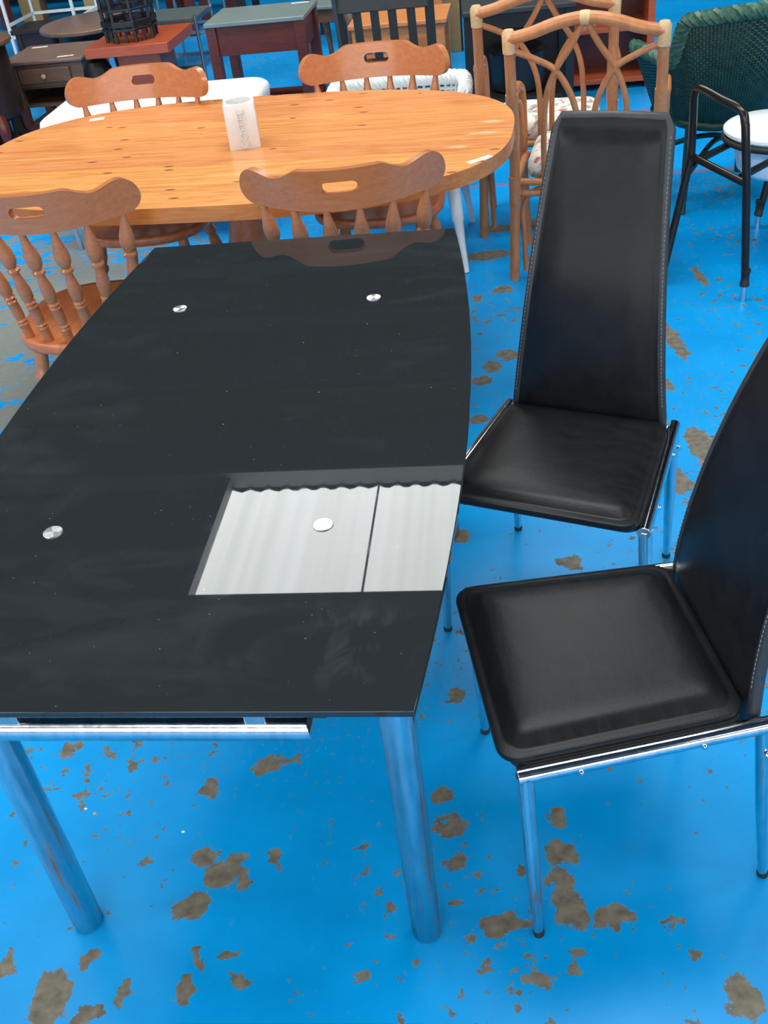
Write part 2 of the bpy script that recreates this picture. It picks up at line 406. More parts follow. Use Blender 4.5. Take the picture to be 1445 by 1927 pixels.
def thing(name, label, cat, loc=(0, 0, 0), rz=0.0, group=None):
    o = bpy.data.objects.new(name, None); COL.objects.link(o)
    o.location = loc; o.rotation_euler = (0, 0, rz); o.empty_display_size = 0.1
    o['label'] = label; o['category'] = cat
    if group: o['group'] = group
    return o
def tag(o, label, cat, group=None):
    o['label'] = label; o['category'] = cat
    if group: o['group'] = group
    return o
def dup(root, loc, rz, label, group=None):
    def cp(o, par):
        c = o.copy(); COL.objects.link(c); c.parent = par
        for ch in list(o.children): cp(ch, c)
        return c
    r = cp(root, None); r.location = loc; r.rotation_euler = (0, 0, rz); r['label'] = label
    if group: r['group'] = group
    return r
def struct(o): o['kind'] = 'structure'; return o
def place(o, loc, rz=0.0): o.location = loc; o.rotation_euler = (0, 0, rz); return o

# ------------------------------------------------------------------ the hall
X0, X1, Y0, Y1, HC = -9.0, 9.0, -7.0, 18.0, 6.0
fl = MB(); fl.box((0, 5.5, -0.05), (24, 32, 0.1)); struct(fl.build('floor', 'painted_floor', flat=True))
def wall(name, a, b, t=0.2, mat='concrete_wall'):
    w = MB(); c = (Vector(a) + Vector(b)) / 2; d = Vector(b) - Vector(a)
    w.box((0, 0, HC / 2), (d.length + 0.4, t, HC)); o = struct(w.build(name, mat, flat=True))
    place(o, (c.x, c.y, 0), math.atan2(d.y, d.x)); return o
wall('wall_far', B(X0, Y1), B(X1, Y1), mat='dark_wall'); wall('wall_near', B(X0, Y0), B(X1, Y0))
wall('wall_left', B(X0, Y0), B(X0, Y1)); wall('wall_right', B(X1, Y0), B(X1, Y1))
# a long band of daylit windows in the wall behind the camera
def window_band():
    w = bpy.data.objects.new('window_1', None); COL.objects.link(w); w['kind'] = 'structure'
    w.location = B(0, Y0 + 0.12); w.rotation_euler = (0, 0, YAW)
    n = 8; a0, a1, z0, z1 = -7.6, 7.6, 1.1, 4.3; st = (a1 - a0) / n
    for k in range(n):
        m = MB(); m.box((a0 + (k + 0.5) * st, 0, (z0 + z1) / 2), (st - 0.08, 0.02, z1 - z0)); m.build('pane', 'daylit_window', w, flat=True)
    for k in range(n + 1):
        m = MB(); m.box((a0 + k * st, 0.01, (z0 + z1) / 2), (0.08, 0.06, z1 - z0 + 0.16)); m.build('mullion', 'purlin_steel', w)
    for z in (z0 - 0.04, z1 + 0.04):
        m = MB(); m.box((0, 0.01, z), (a1 - a0, 0.06, 0.08)); m.build('window_rail', 'purlin_steel', w)
window_band()
# roof: corrugated sheets with openings for translucent sheets (in hall axes a, b)
SKY = [(-3.05, 1.77, 6.74, 8.66), (-3.05, 1.77, 2.3, 4.1), (4.9, 8.1, -1.4, 0.4), (-8.0, -4.8, 2.3, 4.1), (4.9, 8.1, 2.3, 4.1), (-8.0, -4.8, -1.4, 0.4), (-3.05, 1.77, -5.2, -3.4), (4.9, 8.1, -5.2, -3.4), (-8.0, -4.8, -5.2, -3.4)]  # first is mirrored in the glass table; the others are unseen, added for light
def roof_parts():
    av = sorted({X0, X1, *[v for s in SKY for v in s[:2]]}); bv = sorted({Y0, Y1, *[v for s in SKY for v in s[2:]]})
    m = MB(); pitch = 0.2
    root = struct(thing_struct('ceiling'))
    def corr(mb, a0, a1, b0, b1, z, amp=0.035):
        n = max(2, int((a1 - a0) / pitch * 4)); prev = None
        for i in range(n + 1):
            a = a0 + (a1 - a0) * i / n; h = z + amp * math.sin(2 * PI * a / pitch)
            cur = (mb.bm.verts.new((a, b0, h)), mb.bm.verts.new((a, b1, h)))
            if prev: mb.bm.faces.new((prev[0], cur[0], cur[1], prev[1]))
            prev = cur
    for i in range(len(av) - 1):
        for j in range(len(bv) - 1):
            ca, cb = (av[i] + av[i + 1]) / 2, (bv[j] + bv[j + 1]) / 2
            if any(s[0] < ca < s[1] and s[2] < cb < s[3] for s in SKY): continue
            corr(m, av[i], av[i + 1], bv[j], bv[j + 1], HC)
    m.build('roof_sheeting', 'roof_steel', root)
    for s in SKY:
        n = max(1, round((s[1] - s[0]) / 1.6)); wdt = (s[1] - s[0]) / n
        for k in range(n):
            q = MB(); corr(q, s[0] + k * wdt + (0.012 if k else 0), s[0] + (k + 1) * wdt - (0.012 if k < n - 1 else 0), s[2], s[3], HC + 0.01, 0.018)
            q.build('skylight_sheet', 'skylight_sheet', root)
        # deep kerb round the opening
        q = MB()
        for (c, sz) in (((s[0] - 0.05, (s[2] + s[3]) / 2, HC - 0.07), (0.1, s[3] - s[2] + 0.2, 0.16)), ((s[1] + 0.05, (s[2] + s[3]) / 2, HC - 0.07), (0.1, s[3] - s[2] + 0.2, 0.16))):
            q.box(c, sz)
        q.build('skylight_kerb', 'purlin_steel', root)
    b = -6.2
    for b in [v for s0 in (6.74, 8.66, -1.4, 0.4, 2.3, 4.1, -3.4, -5.2, 10.7, 12.6, 14.4, 16.2) for v in (s0,)]:
        q = MB(); q.box((0, b + (0.06 if b in (8.66, 0.4, 4.1, 14.4, -3.4) else -0.06), HC - 0.12), (X1 - X0, 0.07, 0.2)); q.build('purlin', 'purlin_steel', root)
    for b in (10.0, 1.4, 15.3):
        q = MB(); q.box((0, b, HC - 0.32), (X1 - X0, 0.16, 0.36)); q.build('girder', 'girder_steel', root)
    root.rotation_euler = (0, 0, YAW)
def thing_struct(name):
    o = bpy.data.objects.new(name, None); COL.objects.link(o); return o
roof_parts()

# ------------------------------------------------------------------ glass table
def glass_table():
    t = thing('glass_table', 'black glass extending dining table on four thick round chrome legs', 'table', (-0.2289, 1.5601, 0), YAW)
    HW, BUL, HL, ZT = 0.358, 0.050, 0.7314, 0.75
    out = []
    n = 28
    for i in range(n + 1):
        b = -HL + 2 * HL * i / n; out.append((HW + BUL * (1 - (b / HL) ** 2), b))
    for i in range(n + 1):
        b = HL - 2 * HL * i / n; out.append((-(HW + BUL * (1 - (b / HL) ** 2)), b))
    g = MB(); g.prism(out, ZT - 0.010, ZT); g.build('glass_top', 'black_glass', t, bevel=0.0012, seg=2)
    ring = [(x * 0.985, y * 0.99) for x, y in out]
    LX, LY, LR = 0.3055, 0.5543, 0.0265
    for sx in (-1, 1):
        for sy in (-1, 1):
            m = MB(); m.lathe([(0, LR - 0.006), (0.001, LR - 0.002), (0.006, LR), (0.70, LR), (0.722, LR - 0.004)], (sx * LX, sy * LY, 0), seg=32)
            lg = m.build('leg', 'worn_chrome', t)
            m = MB(); m.box((sx * LX, sy * LY, 0.731), (0.05, 0.05, 0.0175)); m.build('mounting_plate', 'steel_grey', lg)
    for sx in (-1, 1):
        for sy in (-1, 1):
            m = MB(); m.lathe([(0, 0.0148), (0.0012, 0.0148), (0.0018, 0.014)], (0, 0, 0), seg=32)
            o = m.build('steel_disc', 'brushed_disc', t, loc=(sx * 0.2042, sy * 0.3787, ZT), sharp=15); o['label'] = 'bright brushed steel disc set in the glass'
    # hidden under-frame
    for sx in (-1, 1):
        m = MB(); m.box((sx * 0.255, 0, 0.705), (0.03, 1.06, 0.05)); m.build('side_beam', 'charcoal_paint', t, bevel=0.002)
    for sy in (-1, 1):
        m = MB(); m.box((0, sy * 0.5543, 0.705), (0.54, 0.03, 0.05)); m.build('cross_beam', 'charcoal_paint', t, bevel=0.002)
    # sliding pull rails at both ends, mitred tube
    for sy in (-1, 1):
        m = MB(); r = 0.0165; seg = 24; y = sy * 0.714; z = 0.702; xe = 0.2215
        ya = sy * 0.45
        m.tube([(-xe, ya, z), (-xe, y + sy * -0.0, z), (xe, y, z), (xe, ya, z)], r, seg)
        # sharp mitre: push corner rings along the diagonal
        rl = m.build('pull_rail', 'worn_chrome', t, sharp=30)
        for x in (-0.145, 0.165):
            m = MB(); m.box((x, y, 0.728), (0.026, 0.016, 0.024)); m.build('rail_clip', 'steel_grey', rl, bevel=0.002)
    for sx in (-1, 1):
        m = MB(); m.lathe([(0, 0.012), (0.003, 0.015), (0.018, 0.015), (0.022, 0.011)], (sx * 0.222, -0.69, 0.722), (sx * 0.245, -0.69, 0.722), seg=20)
        # profile runs along the axis as 0..1
        m.bm.clear(); m.lathe([(0, 0.012), (0.15, 0.015), (0.8, 0.015), (1, 0.010)], (sx * 0.222, -0.69, 0.715), (sx * 0.252, -0.69, 0.715), seg=20)
        m.build('rubber_roller', 'rubber', t)
    return t
glass_table()

# ------------------------------------------------------------------ leather chairs
def trap_outline(wf, wb, yf, yb, n=18, rad=0.03):
    """rounded trapezoid, counter-clockwise from the back left"""
    C = [(-wb, yb), (wb, yb), (wf, yf), (-wf, yf)]; pts = []
    for i in range(4):
        p = Vector(C[i]); a = Vector(C[i - 1]); b = Vector(C[(i + 1) % 4])
        d0 = (a - p).normalized(); d1 = (b - p).normalized()
        ang = d0.angle(d1); k = rad / math.tan(ang / 2); c = p + (d0 + d1).normalized() * (rad / math.sin(ang / 2))
        s0 = p + d0 * k; s1 = p + d1 * k
        a0 = math.atan2(s0.y - c.y, s0.x - c.x); a1 = math.atan2(s1.y - c.y, s1.x - c.x)
        while a1 < a0: a1 += 2 * PI
        for j in range(7): q = a0 + (a1 - a0) * j / 6; pts.append((c.x + rad * math.cos(q), c.y + rad * math.sin(q)))
        for j in range(1, n // 3): pts.append(tuple(s1.lerp(None_next(C, i, rad), j / (n // 3))))
    return pts
def None_next(C, i, rad):
    p = Vector(C[(i + 1) % 4]); a = Vector(C[i]); b = Vector(C[(i + 2) % 4])
    d0 = (a - p).normalized(); d1 = (b - p).normalized(); ang = d0.angle(d1)
    return p + d0 * (rad / math.tan(ang / 2))

def leather_chair():
    t = thing('leather_chair', '', 'chair')
    # seat pad
    def loop(inset, z):
        return [(x, y, z + 0.007) for x, y in trap_outline(0.200 - inset, 0.180 - inset, 0.195 - inset, -0.188 + inset, rad=max(0.012, 0.034 - inset * 0.4))]
    m = MB()
    L = [loop(0.012, 0.404), loop(0.001, 0.406), loop(0.0, 0.411), loop(0.001, 0.416), loop(0.010, 0.4185), loop(0.014, 0.418), loop(0.018, 0.420), loop(0.030, 0.4285), loop(0.044, 0.4325), loop(0.075, 0.4345), loop(0.12, 0.436)]
    m.rings(L); m.build('seat_pad', 'black_leather', t, sharp=60)
    m = MB(); m.rings([[(x, y, z) for x, y in trap_outline(0.200, 0.182, 0.178, -0.186, rad=0.03)] for z in (0.397, 0.412)]); m.build('seat_base', 'rubber', t)
    # side tubes, bars, legs
    for s in (-1, 1):
        m = MB(); a = Vector((s * 0.2085, 0.172, 0.3975)); b = Vector((s * 0.1875, -0.224, 0.3975))
        m.tube([a, b], 0.0135, 20); rail = m.build('side_rail', 'chrome', t, bevel=0.001)
        for f in (0.24, 0.72):
            p = a.lerp(b, f) + Vector((s * 0.0128, 0, -0.003)); m = MB()
            m.lathe([(0, 0.0045), (0.5, 0.0045), (1, 0.0025)], p, p + Vector((s * 0.005, 0, 0)), seg=10); m.build('screw', 'chrome', rail)
        m = MB(); m.lathe([(0, 0.0075), (0.02, 0.0085), (0.45, 0.0125), (1, 0.0135)], (s * 0.226, 0.148, 0.006), (s * 0.2085, 0.160, 0.3985), seg=20)
        lg = m.build('leg', 'chrome', t)
        m = MB(); m.lathe([(0, 0.0095), (0.5, 0.010), (1, 0.0085)], (s * 0.2263, 0.1475, 0.0), (s * 0.226, 0.148, 0.013), seg=16); m.build('rubber_foot', 'rubber', lg)
        m = MB(); m.lathe([(0, 0.0075), (0.02, 0.0085), (0.45, 0.0125), (1, 0.0135)], (s * 0.188, -0.258, 0.006), (s * 0.1872, -0.212, 0.3985), seg=20)
        lg = m.build('leg', 'chrome', t)
        m = MB(); m.lathe([(0, 0.0095), (0.5, 0.010), (1, 0.0085)], (s * 0.188, -0.2585, 0.0), (s * 0.188, -0.258, 0.013), seg=16); m.build('rubber_foot', 'rubber', lg)
        m = MB(); q = Vector((s * 0.2015, -0.217, 0.345)); m.lathe([(0, 0.005), (0.6, 0.005), (1, 0.0025)], q, q + Vector((s * 0.006, 0, 0)), seg=10); m.build('screw', 'chrome', lg)
    for y, w in ((0.155, 0.205), (-0.17, 0.185)):
        m = MB(); m.tube([(-w, y, 0.396), (w, y, 0.396)], 0.008, 12); m.build('cross_bar', 'chrome', t)
    # backrest: tapering leather panel, bowed backward
    Z0, Z1 = 0.335, 1.005
    def mid(z):
        k = (z - 0.40) / (Z1 - 0.40)
        y = -0.205 - 0.158 * k ** 2.0 if k > 0 else -0.205
        if k < 0: w = 0.166 + 0.25 * (z - 0.40)
        else: w = 0.166 - 0.053 * k ** 0.87
        return y, w
    nz, nx = 30, 14; th = 0.009
    m = MB()
    def P(z, u, side):
        y, w = mid(z); zz = z
        e = abs(u)
        bul = 0.006 if e < 0.86 else 0.0
        puff = 0.0
        if side > 0: puff = (0.0055 if e < 0.85 else (0.0025 if e < 0.88 else 0.0))
        top = (Z1 - z)
        if side > 0 and top < 0.025: puff = 0.0
        return Vector((u * w, y + side * (th + puff), zz))
    us = [-1, -0.985, -0.95, -0.90, -0.875, -0.85, -0.8, -0.5, -0.2, 0, 0.2, 0.5, 0.8, 0.85, 0.875, 0.90, 0.95, 0.985, 1]
    zs = [Z0 + (Z1 - 0.03 - Z0) * i / nz for i in range(nz + 1)] + [Z1 - 0.022, Z1 - 0.012, Z1 - 0.004, Z1]
    fr = [[m.bm.verts.new(P(z, u, 1 if abs(u) < 0.99 else 0.45)) for u in us] for z in zs]
    bk = [[m.bm.verts.new(P(z, u, -1 if abs(u) < 0.99 else -0.45)) for u in us] for z in zs]
    for i in range(len(zs) - 1):
        for j in range(len(us) - 1):
            m.bm.faces.new((fr[i][j], fr[i][j + 1], fr[i + 1][j + 1], fr[i + 1][j])); m.bm.faces.new((bk[i][j + 1], bk[i][j], bk[i + 1][j], bk[i + 1][j + 1]))
        m.bm.faces.new((fr[i][0], fr[i + 1][0], bk[i + 1][0], bk[i][0])); m.bm.faces.new((fr[i][-1], bk[i][-1], bk[i + 1][-1], fr[i + 1][-1]))
    for j in range(len(us) - 1):
        m.bm.faces.new((fr[-1][j], fr[-1][j + 1], bk[-1][j + 1], bk[-1][j])); m.bm.faces.new((fr[0][j + 1], fr[0][j], bk[0][j], bk[0][j + 1]))
    back = m.build('backrest', 'black_leather', t, sharp=50)
    # bound edge: a welt round the sides and top
    def edge(u, z, off=0.0): y, w = mid(z); return Vector((u * (w + off), y, z))
    pts = [edge(-1, Z0 + 0.03 + (Z1 - 0.02 - Z0 - 0.03) * i / 24) for i in range(25)] + [Vector((-mid(Z1)[1] * 0.93, mid(Z1)[0], Z1 + 0.001)), Vector((0, mid(Z1)[0] - 0.004, Z1 + 0.002)), Vector((mid(Z1)[1] * 0.93, mid(Z1)[0], Z1 + 0.001))] + [edge(1, Z1 - 0.02 - (Z1 - 0.02 - Z0 - 0.03) * i / 24) for i in range(25)]
    m = MB(); m.tube(pts, 0.0105, 10); m.build('edge_binding', 'black_leather_edge', back)
    m = MB()
    for s in (-1, 1):
        z = Z0 + 0.12
        while z < Z1 - 0.03:
            y, w = mid(z); y2, w2 = mid(z + 0.005)
            m.tube([(s * (w + 0.0035), y + 0.0105, z), (s * (w2 + 0.0035), y2 + 0.0105, z + 0.005)], 0.0009, 4); z += 0.0085
    m.build('stitching', 'stitch_thread', back, kind='stuff')
    return t
ch = leather_chair()
# forward is local +y
ch['label'] = 'black leather high-back chair whose seat shows whole beside the glass table corner'
ch['group'] = 'black leather chairs'
def face(o, loc, fw): place(o, loc, math.atan2(fw[1], fw[0]) - PI / 2)
face(ch, (0.308, 1.165, 0), (-0.375, -0.017))
f2 = Vector((-0.475, -0.88, 0)).normalized()
dup(ch, (0.382, 1.722, 0), math.atan2(f2.y, f2.x) - PI / 2, 'black leather chair with its whole tapered tall backrest in view, facing the camera', 'black leather chairs')

# ------------------------------------------------------------------ pine table
PT = (-0.312, 3.137); PYAW = -0.235; PL, PW, PN = 0.843, 0.535, 2.7
def pine_table():
    t = thing('pine_table', 'oval pine dining table of glued boards with knots and worn edges', 'table', (PT[0], PT[1], 0), PYAW)
    zt, th = 0.747, 0.042; nb = 12; v0 = -PW
    def half(v): return PL * max(0.0, 1 - abs(v / PW) ** PN) ** (1 / PN)
    edges = [-PW + 2 * PW * i / nb for i in range(nb + 1)]
    for i in range(nb):
        a, b = edges[i], edges[i + 1]; n = 9 if 0 < i < nb - 1 else 26
        vs = []
        for k in range(n + 1):
            q = k / n
            if i == 0: q = q ** 2.6
            if i == nb - 1: q = 1 - (1 - q) ** 2.6
            vs.append(a + (b - a) * q)
        out = [(half(v), v) for v in vs] + [(-half(v), v) for v in reversed(vs)]
        clean = []
        for p in out:
            if not clean or (Vector(p) - Vector(clean[-1])).length > 1e-4: clean.append(p)
        if (Vector(clean[0]) - Vector(clean[-1])).length < 1e-4: clean.pop()
        m = MB(); m.prism(clean, zt - th, zt); pl = m.build('plank', 'pine', t); pl.data.materials.append(MAT['pine_edge'])
        for f in pl.data.polygons: f.material_index = 0 if f.normal.z > 0.5 else 1
    # worn edge block, price sticker
    m = MB(); m.box((0, 0, 0), (0.085, 0.05, 0.0006)); o = m.build('price_sticker', 'paper', t, flat=True)
    c = Vector((0.372, 2.695, 0)) - Vector((*PT, 0)); c.rotate(Matrix.Rotation(-PYAW, 3, 'Z')); o.location = (c.x, c.y, zt + 0.0005); o.rotation_euler = (0, 0, 0.75); o.scale = (0.9, 0.42, 1)
    m = MB(); m.box((0, 0, 0), (0.05, 0.03, 0.0006)); o = m.build('price_sticker', 'paper', t, flat=True)
    c = Vector((-0.80, 3.665, 0)) - Vector((*PT, 0)); c.rotate(Matrix.Rotation(-PYAW, 3, 'Z')); o.location = (c.x, c.y - 0.03, zt + 0.0005); o.rotation_euler = (0, 0, 0.3)
    # one broad column on two sledge feet
    m = MB(); m.lathe([(0.06, 0.075), (0.10, 0.085), (0.14, 0.055), (0.22, 0.06), (0.34, 0.085), (0.44, 0.075), (0.54, 0.052), (0.60, 0.07), (0.64, 0.055), (0.69, 0.075)], (0, 0, 0), seg=24)
    m.build('pedestal', 'seat_wood', t)
    for s in (-1, 1):
        x = s * 0.055
        m = MB(); m.tube(smooth_path([(x, -0.34, 0.025), (x, -0.2, 0.045), (x, 0, 0.075), (x, 0.2, 0.045), (x, 0.34, 0.025)], 5), [0.024] * 21, 8); m.build('foot', 'seat_wood', t)
    m = MB(); m.box((0, 0, 0.6955), (1.0, 0.16, 0.017)); m.build('bearer', 'seat_wood', t, bevel=0.003)
pine_table()

# ------------------------------------------------------------------ spindle chairs
SPINDLE = [(0, .0125), (.10, .0135), (.125, .0145), (.135, .0165), (.15, .0115), (.165, .0165), (.18, .0125), (.20, .0145), (.26, .0150), (.325, .0145), (.335, .0170), (.35, .0115), (.37, .0175), (.385, .0120), (.41, .0165), (.48, .0180), (.55, .0150), (.60, .0115), (.635, .0105), (.645, .0170), (.665, .0175), (.68, .0110), (.70, .0150), (.72, .0185), (.76, .0205), (.81, .0195), (.88, .0135), (.95, .0090), (1, .0080)]
LEGP = [(0, .013), (.03, .016), (.12, .019), (.28, .021), (.33, .023), (.35, .017), (.37, .023), (.40, .018), (.55, .024), (.68, .020), (.72, .015), (.75, .022), (.78, .022), (.80, .016), (.86, .020), (1, .017)]
def spindle_chair():
    t = thing('spindle_chair', '', 'chair')
    # local: +y forward, seat centre at origin; rail at the back
    n = 48; lp = []
    for i in range(n):
        a = 2 * PI * i / n; c, s = math.cos(a), math.sin(a)
        ex = 2.6; r = (abs(c) ** ex + abs(s) ** ex) ** (-1 / ex)
        x = 0.225 * r * c; y = 0.22 * r * s
        x *= 1.0 + 0.03 * (y / 0.22)
        lp.append((x, y))
    def ring(k, z): return [(x * k, y * k, z) for x, y in lp]
    m = MB(); m.rings([ring(0.95, 0.397), ring(0.99, 0.402), ring(1.0, 0.412), ring(0.995, 0.424), ring(0.975, 0.430), ring(0.9, 0.4285), ring(0.7, 0.422), ring(0.4, 0.419), ring(0.1, 0.418)])
    m.build('seat', 'seat_wood', t, sharp=60)
    # top rail with a hand slot
    HWd = 0.250
    def top(x):
        a = abs(x)
        if a < 0.106: return 0.106
        if a < 0.155: k = (a - 0.106) / 0.049; return 0.106 - 0.022 * (1.6 * k - 0.6 * k * k)
        if a < 0.214: k = (a - 0.155) / 0.059; return 0.084 + 0.016 * (3 * k * k - 2 * k ** 3)
        k = (a - 0.214) / (HWd - 0.214); return 0.048 + 0.052 * math.sqrt(max(0, 1 - k * k))
    def bot(x):
        a = abs(x)
        if a < 0.214: return 0.0 + 0.008 * (a / 0.214) ** 2
        k = (a - 0.214) / (HWd - 0.214); return 0.048 - 0.040 * math.sqrt(max(0, 1 - k * k))
    hw, hh, hz = 0.044, 0.0155, 0.060
    xs = sorted(set([round(v, 5) for v in [-HWd + 2 * HWd * i / 40 for i in range(41)] + [s * (0.214 + (HWd - 0.214) * math.sin(PI / 2 * k / 7)) for k in range(8) for s in (-1, 1)] + [s * (hw - hh + hh * math.sin(PI / 2 * k / 5)) for k in range(6) for s in (-1, 1)] + [0.0]]))
    def hole(x):
        a = abs(x)
        if a >= hw - 1e-6: return 0.0
        if a <= hw - hh: return hh
        return math.sqrt(max(0, hh * hh - (a - (hw - hh)) ** 2))
    thk = 0.0105; lean = 0.22
    def P(x, z, side):
        y = 1.85 * x * x - lean * z
        d = 3.7 * x; nl = math.hypot(1, d)
        return Vector((x - side * thk * d / nl, y + side * thk / nl, z))
    m = MB(); cols = []
    for x in xs:
        h = hole(x); row = []
        for s in (-1, 1):
            zz = (bot(x), hz - h if h else hz, hz + h if h else hz, top(x))
            if abs(x) > HWd - 1e-4: zz = (0.048, 0.048, 0.048, 0.048)
            row.append([m.bm.verts.new(P(x, z, s)) for z in zz])
        cols.append((x, h, row))
    def q(*v):
        try: m.bm.faces.new(v)
        except ValueError: pass
    for (xa, ha, A), (xb, hb, Bc) in zip(cols, cols[1:]):
        for si in (0, 1):
            q(A[si][0], Bc[si][0], Bc[si][1], A[si][1]); q(A[si][2], Bc[si][2], Bc[si][3], A[si][3])
        q(A[0][3], Bc[0][3], Bc[1][3], A[1][3]); q(A[0][0], A[1][0], Bc[1][0], Bc[0][0])
        if ha or hb:
            q(A[0][1], Bc[0][1], Bc[1][1], A[1][1]); q(A[0][2], A[1][2], Bc[1][2], Bc[0][2])
    bmesh.ops.remove_doubles(m.bm, verts=m.bm.verts, dist=1e-5)
    bmesh.ops.dissolve_degenerate(m.bm, dist=1e-5, edges=m.bm.edges)
    RZ, RY = 0.762, -0.255
    rail = m.build('top_rail', 'chair_wood', t, bevel=0.004, seg=3, loc=(0, RY, RZ), sharp=35)
    xsr = [-0.205, -0.123, -0.041, 0.041, 0.123, 0.205]
    for x in xsr:
        topp = Vector((x, RY + 1.85 * x * x - lean * 0.008, RZ + bot(x) + 0.006))
        xb = x * 0.80; yb = -0.185 + 1.7 * xb * xb
        m = MB(); m.lathe(SPINDLE, (xb, yb, 0.425), topp, seg=14); m.build('spindle', 'chair_wood', t, sharp=50)
    feet = {}
    for sx in (-1, 1):
        for sy in (-1, 1):
            a = Vector((sx * 0.205, sy * 0.205, 0)); b = Vector((sx * 0.145, sy * 0.14, 0.402)); feet[sx, sy] = (a, b)
            m = MB(); m.lathe(LEGP, a, b, seg=14); m.build('leg', 'chair_wood', t, sharp=50)
    ST = [(0, .008), (.2, .010), (.45, .015), (.5, .017), (.55, .015), (.8, .010), (1, .008)]
    for sx in (-1, 1):
        p = feet[sx, -1][0].lerp(feet[sx, -1][1], 0.38); q_ = feet[sx, 1][0].lerp(feet[sx, 1][1], 0.38)
        m = MB(); m.lathe(ST, p, q_, seg=10); m.build('stretcher', 'chair_wood', t)
    p = (feet[-1, -1][0].lerp(feet[-1, -1][1], 0.38) + feet[-1, 1][0].lerp(feet[-1, 1][1], 0.38)) / 2
    m = MB(); m.lathe(ST, p, Vector((-p.x, p.y, p.z)), seg=10); m.build('stretcher', 'chair_wood', t)
    return t
sp = spindle_chair()
def put_chair(o_or_none, hole_xy, fw, label):
    """hole_xy: where the middle of the top rail stands"""
    f = Vector((*fw, 0)).normalized(); rz = math.atan2(f.y, f.x) - PI / 2
    loc = Vector((*hole_xy, 0)) + f * 0.255
    if o_or_none: place(o_or_none, loc, rz); o_or_none['label'] = label; o_or_none['group'] = 'spindle-back chairs round the pine table'; return o_or_none
    return dup(sp, loc, rz, label, 'spindle-back chairs round the pine table')
put_chair(sp, (-0.007, 2.405), (0.085, 1), 'brown spindle-back chair tucked under the pine table right behind the glass table')
put_chair(None, (-0.779, 2.51), (0.13, 1), 'brown spindle-back chair at the left frame edge, its turned spindles and seat in view')
put_chair(None, (0.169, 3.675), (-0.185, -1), 'spindle-back chair across the pine table in front of the white wicker seat')
put_chair(None, (-0.648, 3.786), (-0.163, -1), 'spindle-back chair across the pine table in front of the glossy white table')

# ------------------------------------------------------------------ ceramic holder on the pine table
def coffee_box():
    t = thing('candle_holder', 'white square ceramic holder embossed COFFEE standing on the pine table', 'holder', (-0.273, 3.105, 0.747), 0.05)
    w, h, r = 0.046, 0.128, 0.038
    m = MB()
    sq = trap_outline(w, w, w, -w, rad=0.004)
    circ = [(r * x / math.hypot(x, y), r * y / math.hypot(x, y)) for x, y in sq]
    m.rings([[(x * 0.98, y * 0.98, 0) for x, y in sq], [(x, y, 0.003) for x, y in sq], [(x, y, h - 0.002) for x, y in sq], [(x * 0.98, y * 0.98, h) for x, y in sq], [(x, y, h) for x, y in circ], [(x * 0.98, y * 0.98, h - 0.03) for x, y in circ]], close_top=True)
    m.build('body', 'white_ceramic', t, sharp=30)
    m = MB(); m.lathe([(h - 0.0285, 0.034), (h - 0.024, 0.034), (h - 0.023, 0.03)], seg=24); m.build('candle', 'wax', t)
    fc = bpy.data.curves.new('lettering', 'FONT'); fc.body = 'COFFEE'; fc.size = 0.031; fc.extrude = 0.0055; fc.bevel_depth = 0.0002
    fc.align_x = 'CENTER'; fc.align_y = 'CENTER'; fc.space_character = 1.05
    tmp = bpy.data.objects.new('tmp', fc); COL.objects.link(tmp)
    dg = bpy.context.evaluated_depsgraph_get(); me = bpy.data.meshes.new_from_object(tmp.evaluated_get(dg))
    bpy.data.objects.remove(tmp)
    me.materials.clear(); me.materials.append(MAT['white_ceramic'])
    o = bpy.data.objects.new('lettering', me); COL.objects.link(o); o.parent = t
    # text x -> up, text y -> left on the front face (normal -y)
    o.matrix_local = Matrix(((0, -1, 0, 0.002), (0, 0, -1, -w - 0.0002), (1, 0, 0, h * 0.47), (0, 0, 0, 1)))
    o['label'] = 'raised white letters reading COFFEE, running upward'
coffee_box()

# ------------------------------------------------------------------ white glossy table behind
def white_table():
    t = thing('white_table', 'glossy white moulded table with rounded corners behind the pine table', 'table', B(-1.54, 4.32, 0) * 0, YAW)
    t.location = B(-1.50, 4.45)
    hw, hd, z = 0.47, 0.27, 0.565
    def lp(k, zz, rad): return [(x, y, zz) for x, y in trap_outline(hw - k, hw - k, hd - k, -hd + k, rad=rad)]
    m = MB(); m.rings([lp(0.012, z - 0.09, 0.09), lp(0.004, z - 0.07, 0.1), lp(0, z - 0.03, 0.1), lp(0.005, z - 0.012, 0.1), lp(0.02, z - 0.002, 0.09), lp(0.045, z, 0.07)])
    m.build('top', 'white_gloss', t, sharp=60)
    for sx in (-1, 1):
        m = MB(); m.box((sx * 0.32, 0, (z - 0.085) / 2), (0.07, 0.40, z - 0.085)); m.build('panel_leg', 'white_gloss', t, bevel=0.012, seg=3)
    for sx in (-1, 1):
        for sy in (-1, 1):
            for k in (0, 1):
                m = MB(); x = sx * (0.425 - 0.04 * k); y = sy * 0.225; m.tube([(x, y, 0), (x, y, z - 0.088)], 0.012, 12); m.build('tube_leg', 'chrome', t)
    m = MB(); m.box((0, 0.1, 0.3), (0.64, 0.03, 0.3)); m.build('back_panel', 'white_paint', t, bevel=0.004)
white_table()

